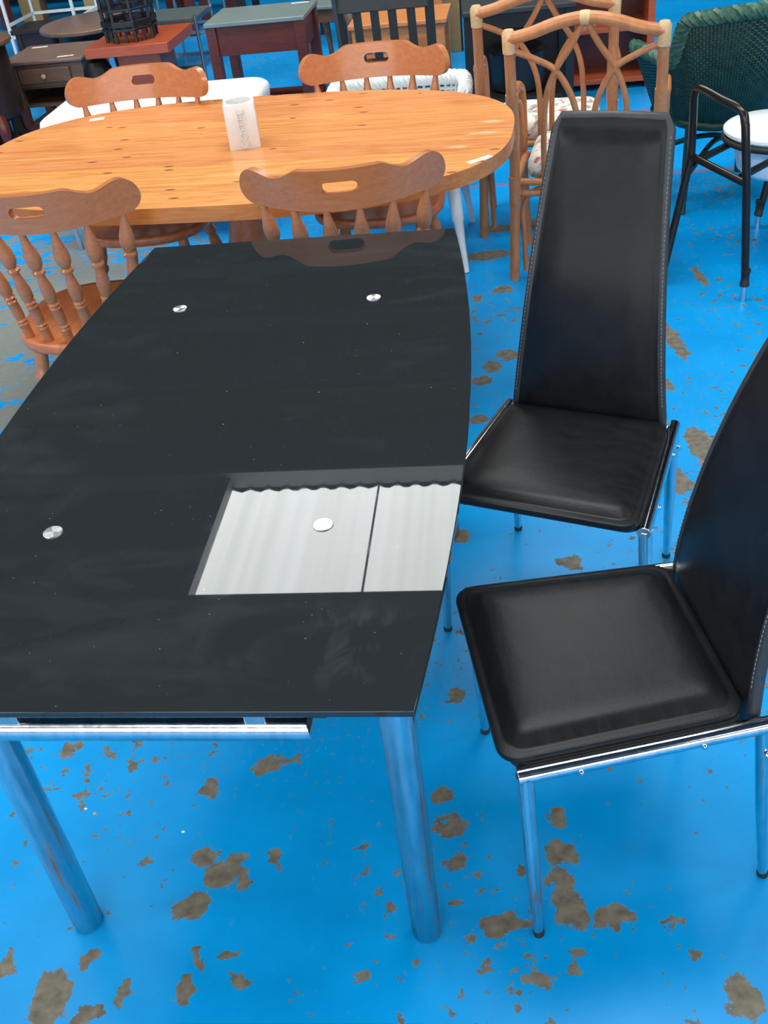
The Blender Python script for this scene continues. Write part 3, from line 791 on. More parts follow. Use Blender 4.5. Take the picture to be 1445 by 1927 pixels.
# ------------------------------------------------------------------ braid helper
def braid(mb, path, R, strands=3, turns_per_m=14, r=None, seg=6, closed=False):
    P = [Vector(p) for p in path]; L = [0.0]
    for a, b in zip(P, P[1:]): L.append(L[-1] + (b - a).length)
    tot = L[-1]; n = int(tot * turns_per_m * 9)
    r = r or R * 0.62
    for s_ in range(strands):
        pts = []; i = 0
        for k in range(n + 1):
            d = tot * k / n
            while i < len(P) - 2 and L[i + 1] < d: i += 1
            q = P[i].lerp(P[i + 1], (d - L[i]) / max(1e-9, L[i + 1] - L[i]))
            T = (P[i + 1] - P[i]).normalized(); ref = Vector((0, 0, 1)) if abs(T.z) < 0.8 else Vector((0, 1, 0))
            N = (ref - T * ref.dot(T)).normalized(); Bn = T.cross(N)
            a = 2 * PI * (d * turns_per_m + s_ / strands)
            pts.append(q + (N * math.cos(a) + Bn * math.sin(a)) * R * 0.55)
        mb.tube(pts, r, seg)

def white_wicker():
    c = Vector((0.243, 4.02, 0)); t = thing('wicker_seat', 'white wicker low-back seat with braided rim and bound legs behind the pine table', 'chair', c, -0.19)
    zr = 0.61
    rim = smooth_path([(-0.262, 0.04, zr - 0.03), (-0.258, 0.15, zr - 0.004), (-0.22, 0.20, zr), (0, 0.21, zr), (0.22, 0.20, zr), (0.258, 0.15, zr - 0.004), (0.262, 0.04, zr - 0.03)], 8)
    m = MB(); braid(m, rim, 0.026, 3, 16); m.build('braided_rim', 'white_paint', t, kind='stuff')
    # woven shell: upright canes joined to rim
    m = MB()
    for k in range(0, len(rim)):
        p = rim[k]; m.tube([(p.x, p.y, zr - 0.02), (p.x * 0.93, p.y * 0.93, 0.34)], 0.006, 5)
    for z in [0.36 + 0.016 * i for i in range(14)]:
        f = 0.93 + 0.07 * (z - 0.34) / (zr - 0.36)
        m.tube([Vector((p.x * f, p.y * f + 0.004 * math.sin(i * 1.57 + z * 200), z)) for i, p in enumerate(rim)], 0.0065, 5)
    m.build('woven_back', 'white_paint', t, kind='stuff')
    m = MB(); m.rings([[(x, y, z) for x, y in trap_outline(0.26, 0.26, 0.20, -0.24, rad=0.06)] for z in (0.33, 0.38)]); m.build('seat', 'white_paint', t, bevel=0.01)
    for sx in (-1, 1):
        for sy in (-1, 1):
            foot = Vector((sx * 0.255, sy * 0.27 - 0.02, 0)); tp = Vector((sx * 0.205, sy * 0.16, 0.36))
            m = MB(); m.lathe([(0, 0.011), (0.3, 0.014), (0.5, 0.019), (0.52, 0.023), (0.85, 0.026), (1, 0.022)], foot, tp, seg=12); lg = m.build('leg', 'white_paint', t)
            m = MB(); m.tube([foot.lerp(tp, 0.72), tp + Vector((-sx * 0.09, 0, 0.0))], 0.009, 8); m.build('brace', 'white_paint', lg)
white_wicker()

# ------------------------------------------------------------------ rattan armchairs
def rattan_chair():
    t = thing('rattan_armchair', '', 'armchair')
    # local: +y forward (away from the camera), rear posts at y=0
    hw = 0.246; zt = 0.885
    def post(s): return smooth_path([(s * (hw + 0.012), 0.035, 0), (s * (hw + 0.004), 0.03, 0.25), (s * hw, 0.02, 0.42), (s * (hw - 0.002), -0.02, 0.65), (s * (hw - 0.004), -0.075, zt)], 6)
    for s in (-1, 1):
        m = MB(); m.tube(post(s), 0.0185, 14); p = m.build('back_post', 'rattan', t)
        q = post(s)
        m = MB(); m.tube([q[-1] + Vector((0, 0.006, -0.055)), q[-1] + Vector((0, 0.002, -0.02)), q[-1] + Vector((0, 0, 0.004)), q[-1] + Vector((0, 0, 0.016))], [0.0215, 0.0225, 0.0225, 0.015], 14); m.build('cane_binding', 'rattan_binding', p)
        m = MB(); i0 = 17; m.tube(q[15:20], 0.0215, 14); m.build('cane_binding', 'rattan_wrap', p)
        m = MB(); m.tube([(s * hw, 0.027, 0.30), (s * hw, 0.022, 0.40)], 0.0225, 14); m.build('cane_binding', 'rattan_wrap', p)
        # doubled cane beside each rear leg
        m = MB(); m.tube(smooth_path([(s * (hw - 0.03), 0.055, 0.03), (s * (hw - 0.026), 0.05, 0.18), (s * (hw - 0.024), 0.045, 0.27), (s * (hw - 0.06), 0.04, 0.335), (s * (hw - 0.13), 0.035, 0.352)], 6), 0.010, 10); m.build('corner_brace', 'rattan', t)
    # top rail, bowed upward
    y = -0.077
    m = MB(); pts = smooth_path([(-hw + 0.004, y, zt - 0.012), (-0.17, y - 0.004, zt + 0.003), (-0.085, y - 0.01, zt + 0.03), (0, y - 0.012, zt + 0.042), (0.085, y - 0.01, zt + 0.03), (0.17, y - 0.004, zt + 0.003), (hw - 0.004, y, zt - 0.012)], 6)
    m.tube(pts, 0.0195, 14); tr = m.build('top_rail', 'rattan', t)
    m = MB(); m.tube([(-0.012, y - 0.0105, zt + 0.0405), (0, y - 0.012, zt + 0.042), (0.012, y - 0.0105, zt + 0.0405)], 0.0218, 14); m.build('cane_binding', 'rattan_binding', tr)
    # interlaced back canes: two pointed arches crossing
    def yy(z): return 0.022 - 0.097 * max(0, (z - 0.42) / (zt - 0.42)) ** 1.2
    def cane(pp): return smooth_path([(x, yy(z), z) for x, z in pp], 7)
    for s in (-1, 1):
        for pp in ([(s * 0.006, zt + 0.026), (s * 0.045, zt - 0.045), (s * 0.095, zt - 0.12), (s * 0.128, zt - 0.21), (s * 0.140, 0.55), (s * 0.140, 0.385)],
                   [(s * (hw - 0.012), zt - 0.05), (s * 0.16, zt - 0.082), (s * 0.095, zt - 0.122), (s * 0.045, zt - 0.21), (s * 0.024, 0.57), (s * 0.022, 0.385)]):
            m = MB(); m.tube(cane(pp), 0.0105, 10); m.build('back_cane', 'rattan', t)
    # seat frame and cushion
    for z in (0.375, 0.335):
        m = MB(); m.tube(smooth_path([(-hw, 0.025, z), (hw, 0.025, z)], 2), 0.0135, 10); m.build('seat_rail', 'rattan', t)
    for s in (-1, 1):
        m = MB(); m.tube([(s * hw, 0.02, 0.36), (s * hw, 0.355, 0.37)], 0.0135, 10); m.build('seat_rail', 'rattan', t)
    m = MB(); m.tube([(-hw, 0.355, 0.37), (hw, 0.355, 0.37)], 0.0135, 10); m.build('seat_rail', 'rattan', t)
    def lp(k, z): return [(x, yv + 0.20, z) for x, yv in trap_outline(0.208 - k, 0.208 - k, 0.165 - k, -0.165 + k, rad=max(0.02, 0.05 - k * 0.3))]
    m = MB(); m.rings([lp(0.02, 0.375), lp(0.004, 0.385), lp(0, 0.41), lp(0.006, 0.44), lp(0.025, 0.458), lp(0.07, 0.468), lp(0.13, 0.472)]); m.build('cushion', 'floral_fabric', t, sharp=70)
    # front legs rising into the arms
    for s in (-1, 1):
        x = s * (hw + 0.012)
        m = MB(); m.tube(smooth_path([(s * hw, 0.375, 0), (x, 0.37, 0.3), (x, 0.365, 0.5), (x, 0.335, 0.60), (x, 0.26, 0.645), (x, 0.16, 0.655), (x, 0.05, 0.66), (s * hw, -0.015, 0.655)], 6), 0.0165, 12); m.build('arm', 'rattan', t)
        m = MB(); m.tube(smooth_path([(x, 0.345, 0.37), (x, 0.31, 0.53), (x, 0.23, 0.60), (x, 0.12, 0.615), (x, 0.035, 0.56), (x - s * 0.006, 0.04, 0.40)], 6), 0.011, 10); m.build('arm_brace', 'rattan', t)
    return t
rc = rattan_chair()
rc['label'] = 'rattan armchair with floral cushion standing directly behind the tall black chair back'
rc['group'] = 'rattan armchairs'
def frz(a, b): d = Vector(b) - Vector(a); return math.atan2(d.y, d.x)
place(rc, (0.842, 3.460, 0), -0.31)
dup(rc, (0.805, 3.935, 0), -0.235, 'rattan armchair with floral cushion, the farther of the pair, cut by the top frame', 'rattan armchairs')

# ------------------------------------------------------------------ green wicker chair
def green_chair():
    t = thing('green_wicker_chair', 'dark green woven wicker tub chair with braided top edge at upper right', 'armchair', (1.58, 4.19, 0), 0.14)
    ZB = 0.335
    def arc(u):
        a = u * 1.9
        if abs(a) <= PI / 2: return Vector((0.30 * math.sin(a), -0.22 * math.cos(a), 0))
        return Vector((0.30 * (1 if a > 0 else -1), (abs(a) - PI / 2) * 0.80, 0))
    def topz(u):
        e = abs(u)
        if e < 0.50: return 0.77 - 0.02 * (e / 0.5) ** 2
        k = min(1, (e - 0.50) / 0.2); return 0.75 - 0.17 * (3 * k * k - 2 * k ** 3)
    def prof(u, z):
        k = (z - ZB) / (0.77 - ZB); c = arc(u)
        return Vector((c.x * (0.64 + 0.50 * k), c.y * (0.80 + 0.24 * k) - (0.085 * k if abs(u) < 0.6 else 0.085 * k * max(0, (1 - abs(u)) / 0.4)), z))
    N = 84
    m = MB()
    for i in range(N + 1):
        u = -1 + 2 * i / N; zt = topz(u)
        m.tube([prof(u, ZB + (zt - ZB) * k / 6) for k in range(7)], 0.0068, 6)
    nz = 40
    for k in range(nz + 1):
        pts = []
        for i in range(N + 1):
            u = -1 + 2 * i / N; z = ZB + (topz(u) - ZB) * k / nz; p = prof(u, z)
            pts.append(p + Vector((p.x, p.y, 0)).normalized() * (0.0035 if (i + k) % 2 else -0.0035))
        m.tube(pts, 0.0052, 5)
    m.build('woven_shell', 'green_wicker', t, kind='stuff')
    m = MB(); braid(m, [prof(u / 40, topz(u / 40) + 0.008) for u in range(-40, 41)], 0.026, 3, 15); m.build('braided_rim', 'green_wicker_edge', t, kind='stuff')
    m = MB(); m.tube([prof(u / 20, ZB) for u in range(-20, 21)], 0.02, 10); m.build('bottom_rim', 'green_wicker', t)
    m = MB(); m.rings([[(x, y + 0.02, z) for x, y in trap_outline(0.20, 0.18, 0.20, -0.15, rad=0.08)] for z in (0.33, 0.40)]); m.build('seat', 'green_wicker', t, bevel=0.012)
    for sx in (-1, 1):
        for sy in (-1, 1):
            m = MB(); m.lathe([(0, 0.014), (0.5, 0.017), (1, 0.02)], (sx * 0.22, sy * 0.18 + 0.02, 0), (sx * 0.19, sy * 0.14 + 0.02, 0.34), seg=12); m.build('leg', 'green_wicker', t)
    for a, b in (((-0.20, -0.14, 0.15), (0.20, 0.18, 0.15)), ((0.20, -0.14, 0.172), (-0.20, 0.18, 0.172))):
        m = MB(); m.tube(smooth_path([a, (0, 0.02, a[2] + 0.07), b], 8), 0.011, 10); m.build('stretcher', 'green_wicker', t)
green_chair()

# ------------------------------------------------------------------ commode chair + pail
def commode():
    A0 = Vector((1.333, 3.159, 0)); A1 = Vector((1.112, 3.362, 0)); off = Vector((0.497, 0.397, 0))
    t = thing('tube_armchair', 'dark bronze tubular commode chair frame with adjustable legs', 'chair', A0)
    def L(v): return Vector(v) - A0
    d = (A1 - A0)
    for k in (0, 1):
        o = off * k
        a0 = L(A0) + o; 
        f_top = L((1.283, 3.162, 0)) + o; b_top = L((1.187, 3.41, 0)) + o
        pts = [a0 + Vector((0, 0, 0.075)), a0.lerp(f_top, 0.6) + Vector((0, 0, 0.40)), f_top + Vector((-0.006, 0.0, 0.60)), f_top + Vector((-0.012, 0.03, 0.638)), f_top.lerp(b_top, 0.5) + Vector((0, 0, 0.655)), b_top + Vector((0.012, -0.02, 0.668)), b_top + Vector((0.006, 0.0, 0.635)), b_top + Vector((0.012, 0.0, 0.44)), L(A1) + o + Vector((0, 0, 0.05))]
        P = [pts[0], pts[1]] + smooth_path(pts[2:7], 6) + [pts[7], pts[8]]
        m = MB(); m.tube(P, 0.0135, 14); sf = m.build('side_frame', 'bronze_tube', t)
        for q in (a0, L(A1) + o):
            m = MB(); m.lathe([(0, 0.0115), (1, 0.0105)], q, q + Vector((0, 0, 0.09)), seg=12); m.build('leg_extension', 'chrome', sf)
            m = MB(); m.lathe([(0, 0.0165), (0.2, 0.0165), (0.25, 0.014), (0.75, 0.014), (0.8, 0.0165), (1, 0.0165)], q + Vector((0, 0, 0.055)), q + Vector((0, 0, 0.115)), seg=14); m.build('leg_collar', 'rubber', sf)
        m = MB(); m.tube([a0.lerp(f_top, 0.6) + Vector((0, 0, 0.41)), b_top + Vector((0.012, 0, 0.44))], 0.0125, 12); m.build('seat_rail', 'bronze_tube', t)
    for p in (L((1.305, 3.22, 0)), L((1.205, 3.41, 0))):
        m = MB(); m.tube([p + Vector((0, 0, 0.415)), p + off + Vector((0, 0, 0.415))], 0.0125, 12); m.build('cross_bar', 'bronze_tube', t)
    c = L((1.56, 3.54, 0))
    m = MB(); m.tube([c + Vector((0.19 * math.cos(a), 0.19 * math.sin(a), 0.432)) for a in [2 * PI * i / 40 for i in range(40)]], 0.012, 10, closed=True); m.build('seat_ring', 'rubber', t)
    # lidded pail hanging in the ring
    p = thing('lidded_pail', 'white lidded round pail hanging in the bronze chair frame', 'pail', (1.56, 3.54, 0))
    m = MB(); m.lathe([(0.30, 0.09), (0.302, 0.11), (0.325, 0.138), (0.43, 0.162), (0.452, 0.165)], seg=40); m.build('bucket', 'white_gloss', p)
    m = MB(); m.lathe([(0.446, 0.19), (0.452, 0.196), (0.462, 0.196), (0.468, 0.19), (0.472, 0.175), (0.476, 0.10)], seg=40); m.build('lid', 'white_gloss', p)
commode()

# ------------------------------------------------------------------ furniture further back
def box_table(t, w, d, z, th, topmat, legmat, leg=0.045, apron=0.09, inset=0.03, taper=1.0, shelf=None, topname='top', over=0.0):
    m = MB(); m.box((0, 0, z - th / 2), (w + over, d + over, th)); m.build(topname, topmat, t, bevel=0.004)
    for sx in (-1, 1):
        for sy in (-1, 1):
            m = MB(); m.box((sx * (w / 2 - inset - leg / 2), sy * (d / 2 - inset - leg / 2), (z - th) / 2), (leg, leg, z - th), taper=taper); m.build('leg', legmat, t, bevel=0.003)
    if apron:
        for sy in (-1, 1):
            m = MB(); m.box((0, sy * (d / 2 - inset - leg / 2), z - th - apron / 2), (w - 2 * inset - leg * 2 + 0.02, 0.02, apron)); m.build('apron', legmat, t)
        for sx in (-1, 1):
            m = MB(); m.box((sx * (w / 2 - inset - leg / 2), 0, z - th - apron / 2), (0.02, d - 2 * inset - leg * 2 + 0.02, apron)); m.build('apron', legmat, t)
    if shelf is not None:
        m = MB(); m.box((0, 0, shelf), (w - 2 * inset - 0.02, d - 2 * inset - 0.02, 0.02)); m.build('shelf', legmat, t, bevel=0.002)

def desk():
    t = thing('mahogany_desk', 'dark red mahogany side desk with grey-green top and low shelf', 'desk', (-0.327, 6.165, 0), -0.19)
    box_table(t, 0.56, 0.44, 0.60, 0.022, 'grey_laminate', 'mahogany', leg=0.055, apron=0.15, inset=0.006, shelf=0.14)
    m = MB(); m.box((0.19, 0.17, 0.6006), (0.10, 0.02, 0.0008)); m.build('paper_tag', 'paper', t, flat=True)
desk()

def steel_table():
    z, w = 0.50, 0.38
    t = thing('steel_glass_table', 'square grey glass-topped table with slim steel frame left of the mahogany desk', 'table', (-0.925, 7.08, 0), -0.19)
    m = MB(); m.box((0, 0, z), (w, w, 0.008)); m.build('glass_top', 'glass_top_grey', t, bevel=0.001)
    for sx in (-1, 1):
        for sy in (-1, 1):
            m = MB(); m.tube([(sx * w / 2, sy * w / 2, 0), (sx * w / 2, sy * w / 2, z + 0.015)], 0.011, 10); m.build('leg', 'steel_grey', t)
        for zz in (z - 0.012, 0.22):
            m = MB(); m.beam((sx * w / 2, -w / 2, zz), (sx * w / 2, w / 2, zz), 0.014, 0.02); m.build('side_rail', 'steel_grey', t)
    for sy in (-1, 1):
        for zz in (z - 0.012, 0.22):
            m = MB(); m.beam((-w / 2, sy * w / 2, zz), (w / 2, sy * w / 2, zz), 0.014, 0.02); m.build('end_rail', 'steel_grey', t)
    t2 = dup(t, B(-2.25, 7.95), -0.19, 'square grey glass-topped steel table behind its twin, near the top frame edge', 'steel and glass tables'); t['group'] = 'steel and glass tables'
steel_table()

def red_table():
    t = thing('pedestal_table', 'thick red-brown square table on a square pedestal block', 'table', (-1.075, 6.49, 0), -0.19)
    m = MB(); m.box((0, 0, 0.475), (0.50, 0.52, 0.055)); m.build('top', 'red_wood', t, bevel=0.003)
    m = MB(); m.box((0.02, 0, 0.25), (0.26, 0.28, 0.40)); m.build('pedestal', 'red_wood', t, bevel=0.003)
    m = MB(); m.box((0.02, 0, 0.025), (0.34, 0.36, 0.05)); m.build('plinth', 'red_wood', t, bevel=0.003)
red_table()

def octagon_stand():
    t = thing('octagonal_stand', 'black lacquered octagonal lattice stand on top of the red-brown table', 'stand', (-1.105, 6.44, 0.5025), -0.1)
    R = 0.145; V = [Vector((R * math.cos(PI / 8 + i * PI / 4), R * math.sin(PI / 8 + i * PI / 4), 0)) for i in range(8)]
    for i in range(8):
        v = V[i]; m = MB(); m.beam(v, v * 1.0 + Vector((0, 0, 0.42)), 0.018, 0.018, up=(1, 0, 0)); m.build('post', 'black_paint', t, bevel=0.002)
        q = (V[i] + V[(i + 1) % 8]) / 2
        m = MB(); m.beam(q * 0.985, q * 0.985 + Vector((0, 0, 0.09)), 0.013, 0.013, up=(1, 0, 0)); m.build('short_foot', 'black_paint', t)
    for z, h in ((0.068, 0.014), (0.098, 0.03), (0.17, 0.012), (0.42, 0.02)):
        m = MB()
        m.rings([[tuple(v * 1.12 + Vector((0, 0, z - h / 2))) for v in V], [tuple(v * 1.12 + Vector((0, 0, z + h / 2))) for v in V], [tuple(v * 0.86 + Vector((0, 0, z + h / 2))) for v in V], [tuple(v * 0.86 + Vector((0, 0, z - h / 2))) for v in V], [tuple(v * 1.12 + Vector((0, 0, z - h / 2))) for v in V]], False, False)
        m.build('ring', 'black_paint', t, bevel=0.002)
    m = MB(); m.rings([[tuple(v * 1.1 + Vector((0, 0, 0.43))) for v in V], [tuple(v * 1.1 + Vector((0, 0, 0.455))) for v in V]]); m.build('top', 'black_paint', t, bevel=0.004)
octagon_stand()

def side_table():
    t = thing('side_table', 'dark brown side table with one drawer and open shelves at left', 'side table', (-1.665, 6.82, 0), -0.19)
    w, d, z = 0.50, 0.44, 0.42
    m = MB(); m.box((0, 0, z - 0.012), (w + 0.03, d + 0.03, 0.024)); m.build('top', 'walnut_top', t, bevel=0.008, seg=3)
    for sx in (-1, 1):
        for sy in (-1, 1):
            m = MB(); m.box((sx * (w / 2 - 0.035), sy * (d / 2 - 0.03), (z - 0.024) / 2), (0.075, 0.06, z - 0.024), taper=0.78); m.build('leg', 'dark_wood', t, bevel=0.003)
        m = MB(); m.box((sx * (w / 2 - 0.03), 0, 0.27), (0.015, d - 0.1, 0.24)); m.build('side_panel', 'dark_wood', t)
    m = MB(); m.box((0, d / 2 - 0.03, 0.23), (w - 0.1, 0.012, 0.33)); m.build('back_panel', 'very_dark_wood', t)
    m = MB(); m.box((0, -d / 2 + 0.03, z - 0.024 - 0.0675), (w - 0.12, 0.04, 0.125)); m.build('drawer_rail', 'dark_wood', t, bevel=0.002)
    m = MB(); m.box((0, -d / 2 + 0.004, z - 0.09), (w - 0.17, 0.018, 0.085)); dr = m.build('drawer', 'dark_wood', t, bevel=0.004)
    m = MB(); m.lathe([(0, 0.006), (0.5, 0.006), (0.6, 0.013), (0.85, 0.014), (1, 0.008)], (0, -d / 2 - 0.004, z - 0.09), (0, -d / 2 - 0.028, z - 0.09), seg=14); m.build('knob', 'beech', dr)
    for zz in (z - 0.16, 0.155, 0.04):
        m = MB(); m.box((0, 0, zz), (w - 0.09, d - 0.05, 0.016)); m.build('shelf', 'dark_wood', t, bevel=0.002)
    for x, y, r in ((0.14, -0.17, 0.15), (-0.16, 0.16, 0.1)):
        m = MB(); m.box((0, 0, 0), (0.10, 0.022, 0.001)); o = m.build('paper_tag', 'paper', t, flat=True); o.location = (x, y, z + 0.0006); o.rotation_euler = (0, 0, r)
side_table()

def drum_table():
    t = thing('drum_table', 'very dark round-topped drum table cut by the left frame edge', 'table', (-2.06, 6.36, 0), 0)
    m = MB(); m.lathe([(0.57, 0.24), (0.575, 0.27), (0.585, 0.28), (0.60, 0.278), (0.605, 0.265)], seg=40); m.build('top', 'dark_wood', t)
    m = MB(); m.lathe([(0.18, 0.20), (0.2, 0.235), (0.55, 0.235), (0.572, 0.22)], seg=40); m.build('drum', 'very_dark_wood', t)
    for i in range(16):
        a = 2 * PI * i / 16; m = MB(); m.beam((0.19 * math.cos(a), 0.19 * math.sin(a), 0.04), (0.19 * math.cos(a), 0.19 * math.sin(a), 0.20), 0.018, 0.018, up=(1, 0, 0)); m.build('slat', 'very_dark_wood', t)
    m = MB(); m.lathe([(0.03, 0.19), (0.035, 0.21), (0.05, 0.21), (0.055, 0.19)], seg=32); m.build('base_ring', 'very_dark_wood', t)
    for i in range(4):
        a = 2 * PI * i / 4 - 0.9; c, s = math.cos(a), math.sin(a)
        m = MB(); m.tube(smooth_path([(0.17 * c, 0.17 * s, 0.26), (0.235 * c, 0.235 * s, 0.16), (0.24 * c, 0.24 * s, 0.08), (0.30 * c, 0.30 * s, 0.02)], 5), [0.045 - 0.002 * k for k in range(16)], 8); m.build('foot', 'mahogany', t)
drum_table()

def oval_table():
    t = thing('oval_table', 'dark walnut oval low table behind the drawer side table', 'table', (-1.56, 7.55, 0), -0.1)
    m = MB(); n = 48; lp = [(0.33 * math.cos(2 * PI * i / n), 0.37 * math.sin(2 * PI * i / n)) for i in range(n)]
    m.rings([[(x * 0.97, y * 0.97, 0.42) for x, y in lp], [(x, y, 0.428) for x, y in lp], [(x, y, 0.444) for x, y in lp], [(x * 0.98, y * 0.98, 0.45) for x, y in lp]]); m.build('top', 'walnut_top', t)
    for sx in (-1, 1):
        for sy in (-1, 1):
            m = MB(); m.lathe([(0, 0.014), (1, 0.026)], (sx * 0.2, sy * 0.22, 0), (sx * 0.19, sy * 0.21, 0.42), seg=12); m.build('leg', 'very_dark_wood', t)
    m = MB(); m.lathe([(0.35, 0.19), (0.42, 0.21)], seg=32); m.build('apron', 'very_dark_wood', t)
oval_table()

def black_pouf():
    t = thing('round_pouf', 'tall round black pouf between the drawer side table and the red-brown table', 'pouf', (-1.335, 6.95, 0))
    t.location = (-1.335, 6.37, 0)
    m = MB(); m.lathe([(0.0, 0.07), (0.01, 0.085), (0.20, 0.09), (0.32, 0.09), (0.38, 0.082), (0.42, 0.06), (0.435, 0.02)], seg=36); m.build('body', 'black_leather', t)
    m = MB(); m.tube([(0.09 * math.cos(a), 0.09 * math.sin(a), 0.325) for a in [2 * PI * i / 36 for i in range(36)]], 0.004, 8, closed=True); m.build('piping', 'black_leather_edge', t)
black_pouf()

def white_rack():
    t = thing('white_rack', 'white painted metal shelf rack standing at upper left', 'shelf rack', (-2.13, 9.02, 0), -0.19)
    w, d = 0.56, 0.50
    for sx in (-1, 1):
        for sy in (-1, 1):
            m = MB(); m.box((sx * w / 2, sy * d / 2, 0.6), (0.022, 0.022, 1.2)); m.build('post', 'white_paint', t, bevel=0.002)
    for z in (0.20, 0.75):
        m = MB(); m.box((0, 0, z), (w, d, 0.018)); m.build('shelf', 'white_paint', t, bevel=0.002)
    for sx in (-1, 1):
        m = MB(); m.box((sx * w / 2, 0, 0.29), (0.014, d, 0.022)); m.build('rail', 'white_paint', t)
    m = MB(); m.box((0, d / 2, 0.29), (w, 0.014, 0.022)); m.build('rail', 'white_paint', t)
white_rack()

def slat_chair():
    t = thing('slat_chair', 'charcoal slat-back dining chair cut by the top frame edge', 'chair', (0.27, 4.67, 0), -0.19)
    for s in (-1, 1):
        m = MB(); m.tube([(s * 0.185, 0.03, 0.0), (s * 0.19, 0.02, 0.43), (s * 0.195, -0.06, 0.89)], 0.02, 4); m.build('back_post', 'charcoal_paint', t, sharp=20)
        m = MB(); m.box((s * 0.185, 0.38, 0.21), (0.036, 0.036, 0.42)); m.build('leg', 'charcoal_paint', t, bevel=0.003)
    m = MB(); m.beam((-0.195, -0.052, 0.85), (0.195, -0.052, 0.85), 0.02, 0.10); m.build('top_rail', 'charcoal_paint', t, bevel=0.004)
    m = MB(); m.beam((-0.19, 0.005, 0.52), (0.19, 0.005, 0.52), 0.02, 0.04); m.build('lower_rail', 'charcoal_paint', t, bevel=0.003)
    for k in range(4):
        x = (-0.115, -0.04, 0.035, 0.115)[k]
        m = MB(); m.beam((x, 0.003, 0.53), (x, -0.046, 0.82), 0.035, 0.012, up=(0, 1, 0)); m.build('slat', 'charcoal_paint', t)
    m = MB(); m.box((0, 0.2, 0.435), (0.40, 0.40, 0.03)); m.build('seat', 'charcoal_paint', t, bevel=0.006)
    for sx in (-1, 1):
        m = MB(); m.box((sx * 0.187, 0.2, 0.18), (0.02, 0.34, 0.03)); m.build('stretcher', 'charcoal_paint', t)
slat_chair()

def pine_coffee_table():
    t = thing('pine_coffee_table', 'orange pine low table seen through the charcoal chair slats', 'coffee table', (0.46, 6.43, 0), -0.19)
    box_table(t, 0.56, 0.42, 0.45, 0.025, 'light_pine', 'light_pine', leg=0.05, apron=0.07, inset=0.012, shelf=0.2, over=0.01)
    for k in range(3):
        m = MB(); m.box((0, -0.205, 0.28 + 0.0 * k), (0.42, 0.014, 0.02)) if k == 0 else m.box((0, -0.205, 0.24 - 0.06 * (k - 1)), (0.42, 0.014, 0.02)); m.build('rail', 'light_pine', t)
    t = thing('pine_cabinet', 'small orange pine cabinet behind the low pine table near the top frame', 'cabinet', (0.63, 7.16, 0), -0.19)
    m = MB(); m.box((0, 0, 0.24), (0.34, 0.30, 0.40)); m.build('body', 'light_pine', t, bevel=0.003)
    m = MB(); m.box((0, 0, 0.453), (0.38, 0.34, 0.024)); m.build('top', 'light_pine', t, bevel=0.005)
    m = MB(); m.box((0, -0.155, 0.30), (0.28, 0.014, 0.10)); dr = m.build('drawer', 'light_pine', t, bevel=0.003)
    m = MB(); m.lathe([(0, 0.006), (0.5, 0.006), (0.65, 0.014), (1, 0.012)], (0, -0.162, 0.30), (0, -0.185, 0.30), seg=12); m.build('knob', 'beech', dr)
    m = MB(); m.box((0, 0, 0.02), (0.32, 0.28, 0.04)); m.build('plinth', 'light_pine', t)
pine_coffee_table()

def olive_board():
    t = thing('beech_board', 'pale olive-brown upright board standing beside the pine cabinet', 'board', (0.885, 7.42, 0), -0.19)
    m = MB(); m.box((0, 0, 0.40), (0.10, 0.06, 0.80)); m.build('panel', 'cardboard', t, bevel=0.003)
    m = MB(); m.box((0.055, 0.01, 0.40), (0.012, 0.06, 0.80)); m.build('dark_edge', 'very_dark_wood', t)
olive_board()

def black_desk():
    t = thing('black_desk', 'black painted open desk behind the rattan armchairs', 'desk', (1.00, 5.62, 0), -0.12)
    m = MB(); m.box((0, 0, 0.59), (0.56, 0.46, 0.024)); m.build('top', 'charcoal_paint', t, bevel=0.004)
    for sx in (-1, 1):
        for sy in (-1, 1):
            m = MB(); m.box((sx * 0.25, sy * 0.19, 0.29), (0.045, 0.045, 0.578)); m.build('leg', 'black_paint', t, bevel=0.003)
    m = MB(); m.box((0, 0.19, 0.35), (0.46, 0.016, 0.40)); m.build('back_panel', 'very_dark_wood', t)
    m = MB(); m.box((0, -0.19, 0.54), (0.46, 0.016, 0.07)); m.build('drawer_front', 'black_paint', t, bevel=0.003)
    m = MB(); m.box((0, 0, 0.16), (0.46, 0.38, 0.02)); m.build('shelf', 'black_paint', t)
    m = MB(); m.lathe([(0.171, 0.12), (0.18, 0.14), (0.36, 0.15), (0.38, 0.13)], seg=24); m.build('inner_drum', 'black_paint', t)
black_desk()

def bookcase():
    t = thing('bookcase', 'red-orange wooden bookcase frame behind the green wicker chair', 'bookcase', (1.55, 6.12, 0), -0.16)
    w, d, h = 0.60, 0.28, 0.82
    for sx in (-1, 1):
        m = MB(); m.box((sx * (w / 2 - 0.02), 0, h / 2), (0.04, d, h)); m.build('side_panel', 'red_wood', t, bevel=0.003)
    for z in (0.05, 0.32, 0.60, h - 0.015):
        m = MB(); m.box((0, 0, z), (w - 0.08, d - 0.01, 0.028)); m.build('shelf', 'red_wood', t, bevel=0.002)
    m = MB(); m.box((0, d / 2 - 0.008, h / 2), (w - 0.08, 0.01, h - 0.02)); m.build('back_panel', 'mahogany', t)
    m = MB(); m.box((0, -d / 2 + 0.012, h - 0.055), (w - 0.08, 0.02, 0.05)); m.build('top_rail', 'red_wood', t)
    b = MB(); b.box((0, 0, 0.06), (0.22, 0.14, 0.12)); o = tag(b.build('cardboard_box', 'cardboard', bevel=0.003), 'tan cardboard box lying on the red-orange bookcase shelf', 'box')
    p = Matrix.Rotation(-0.16, 4, 'Z') @ Vector((0.06, -0.03, 0)); place(o, (1.55 + p.x, 6.12 + p.y, 0.615), -0.16)
bookcase()

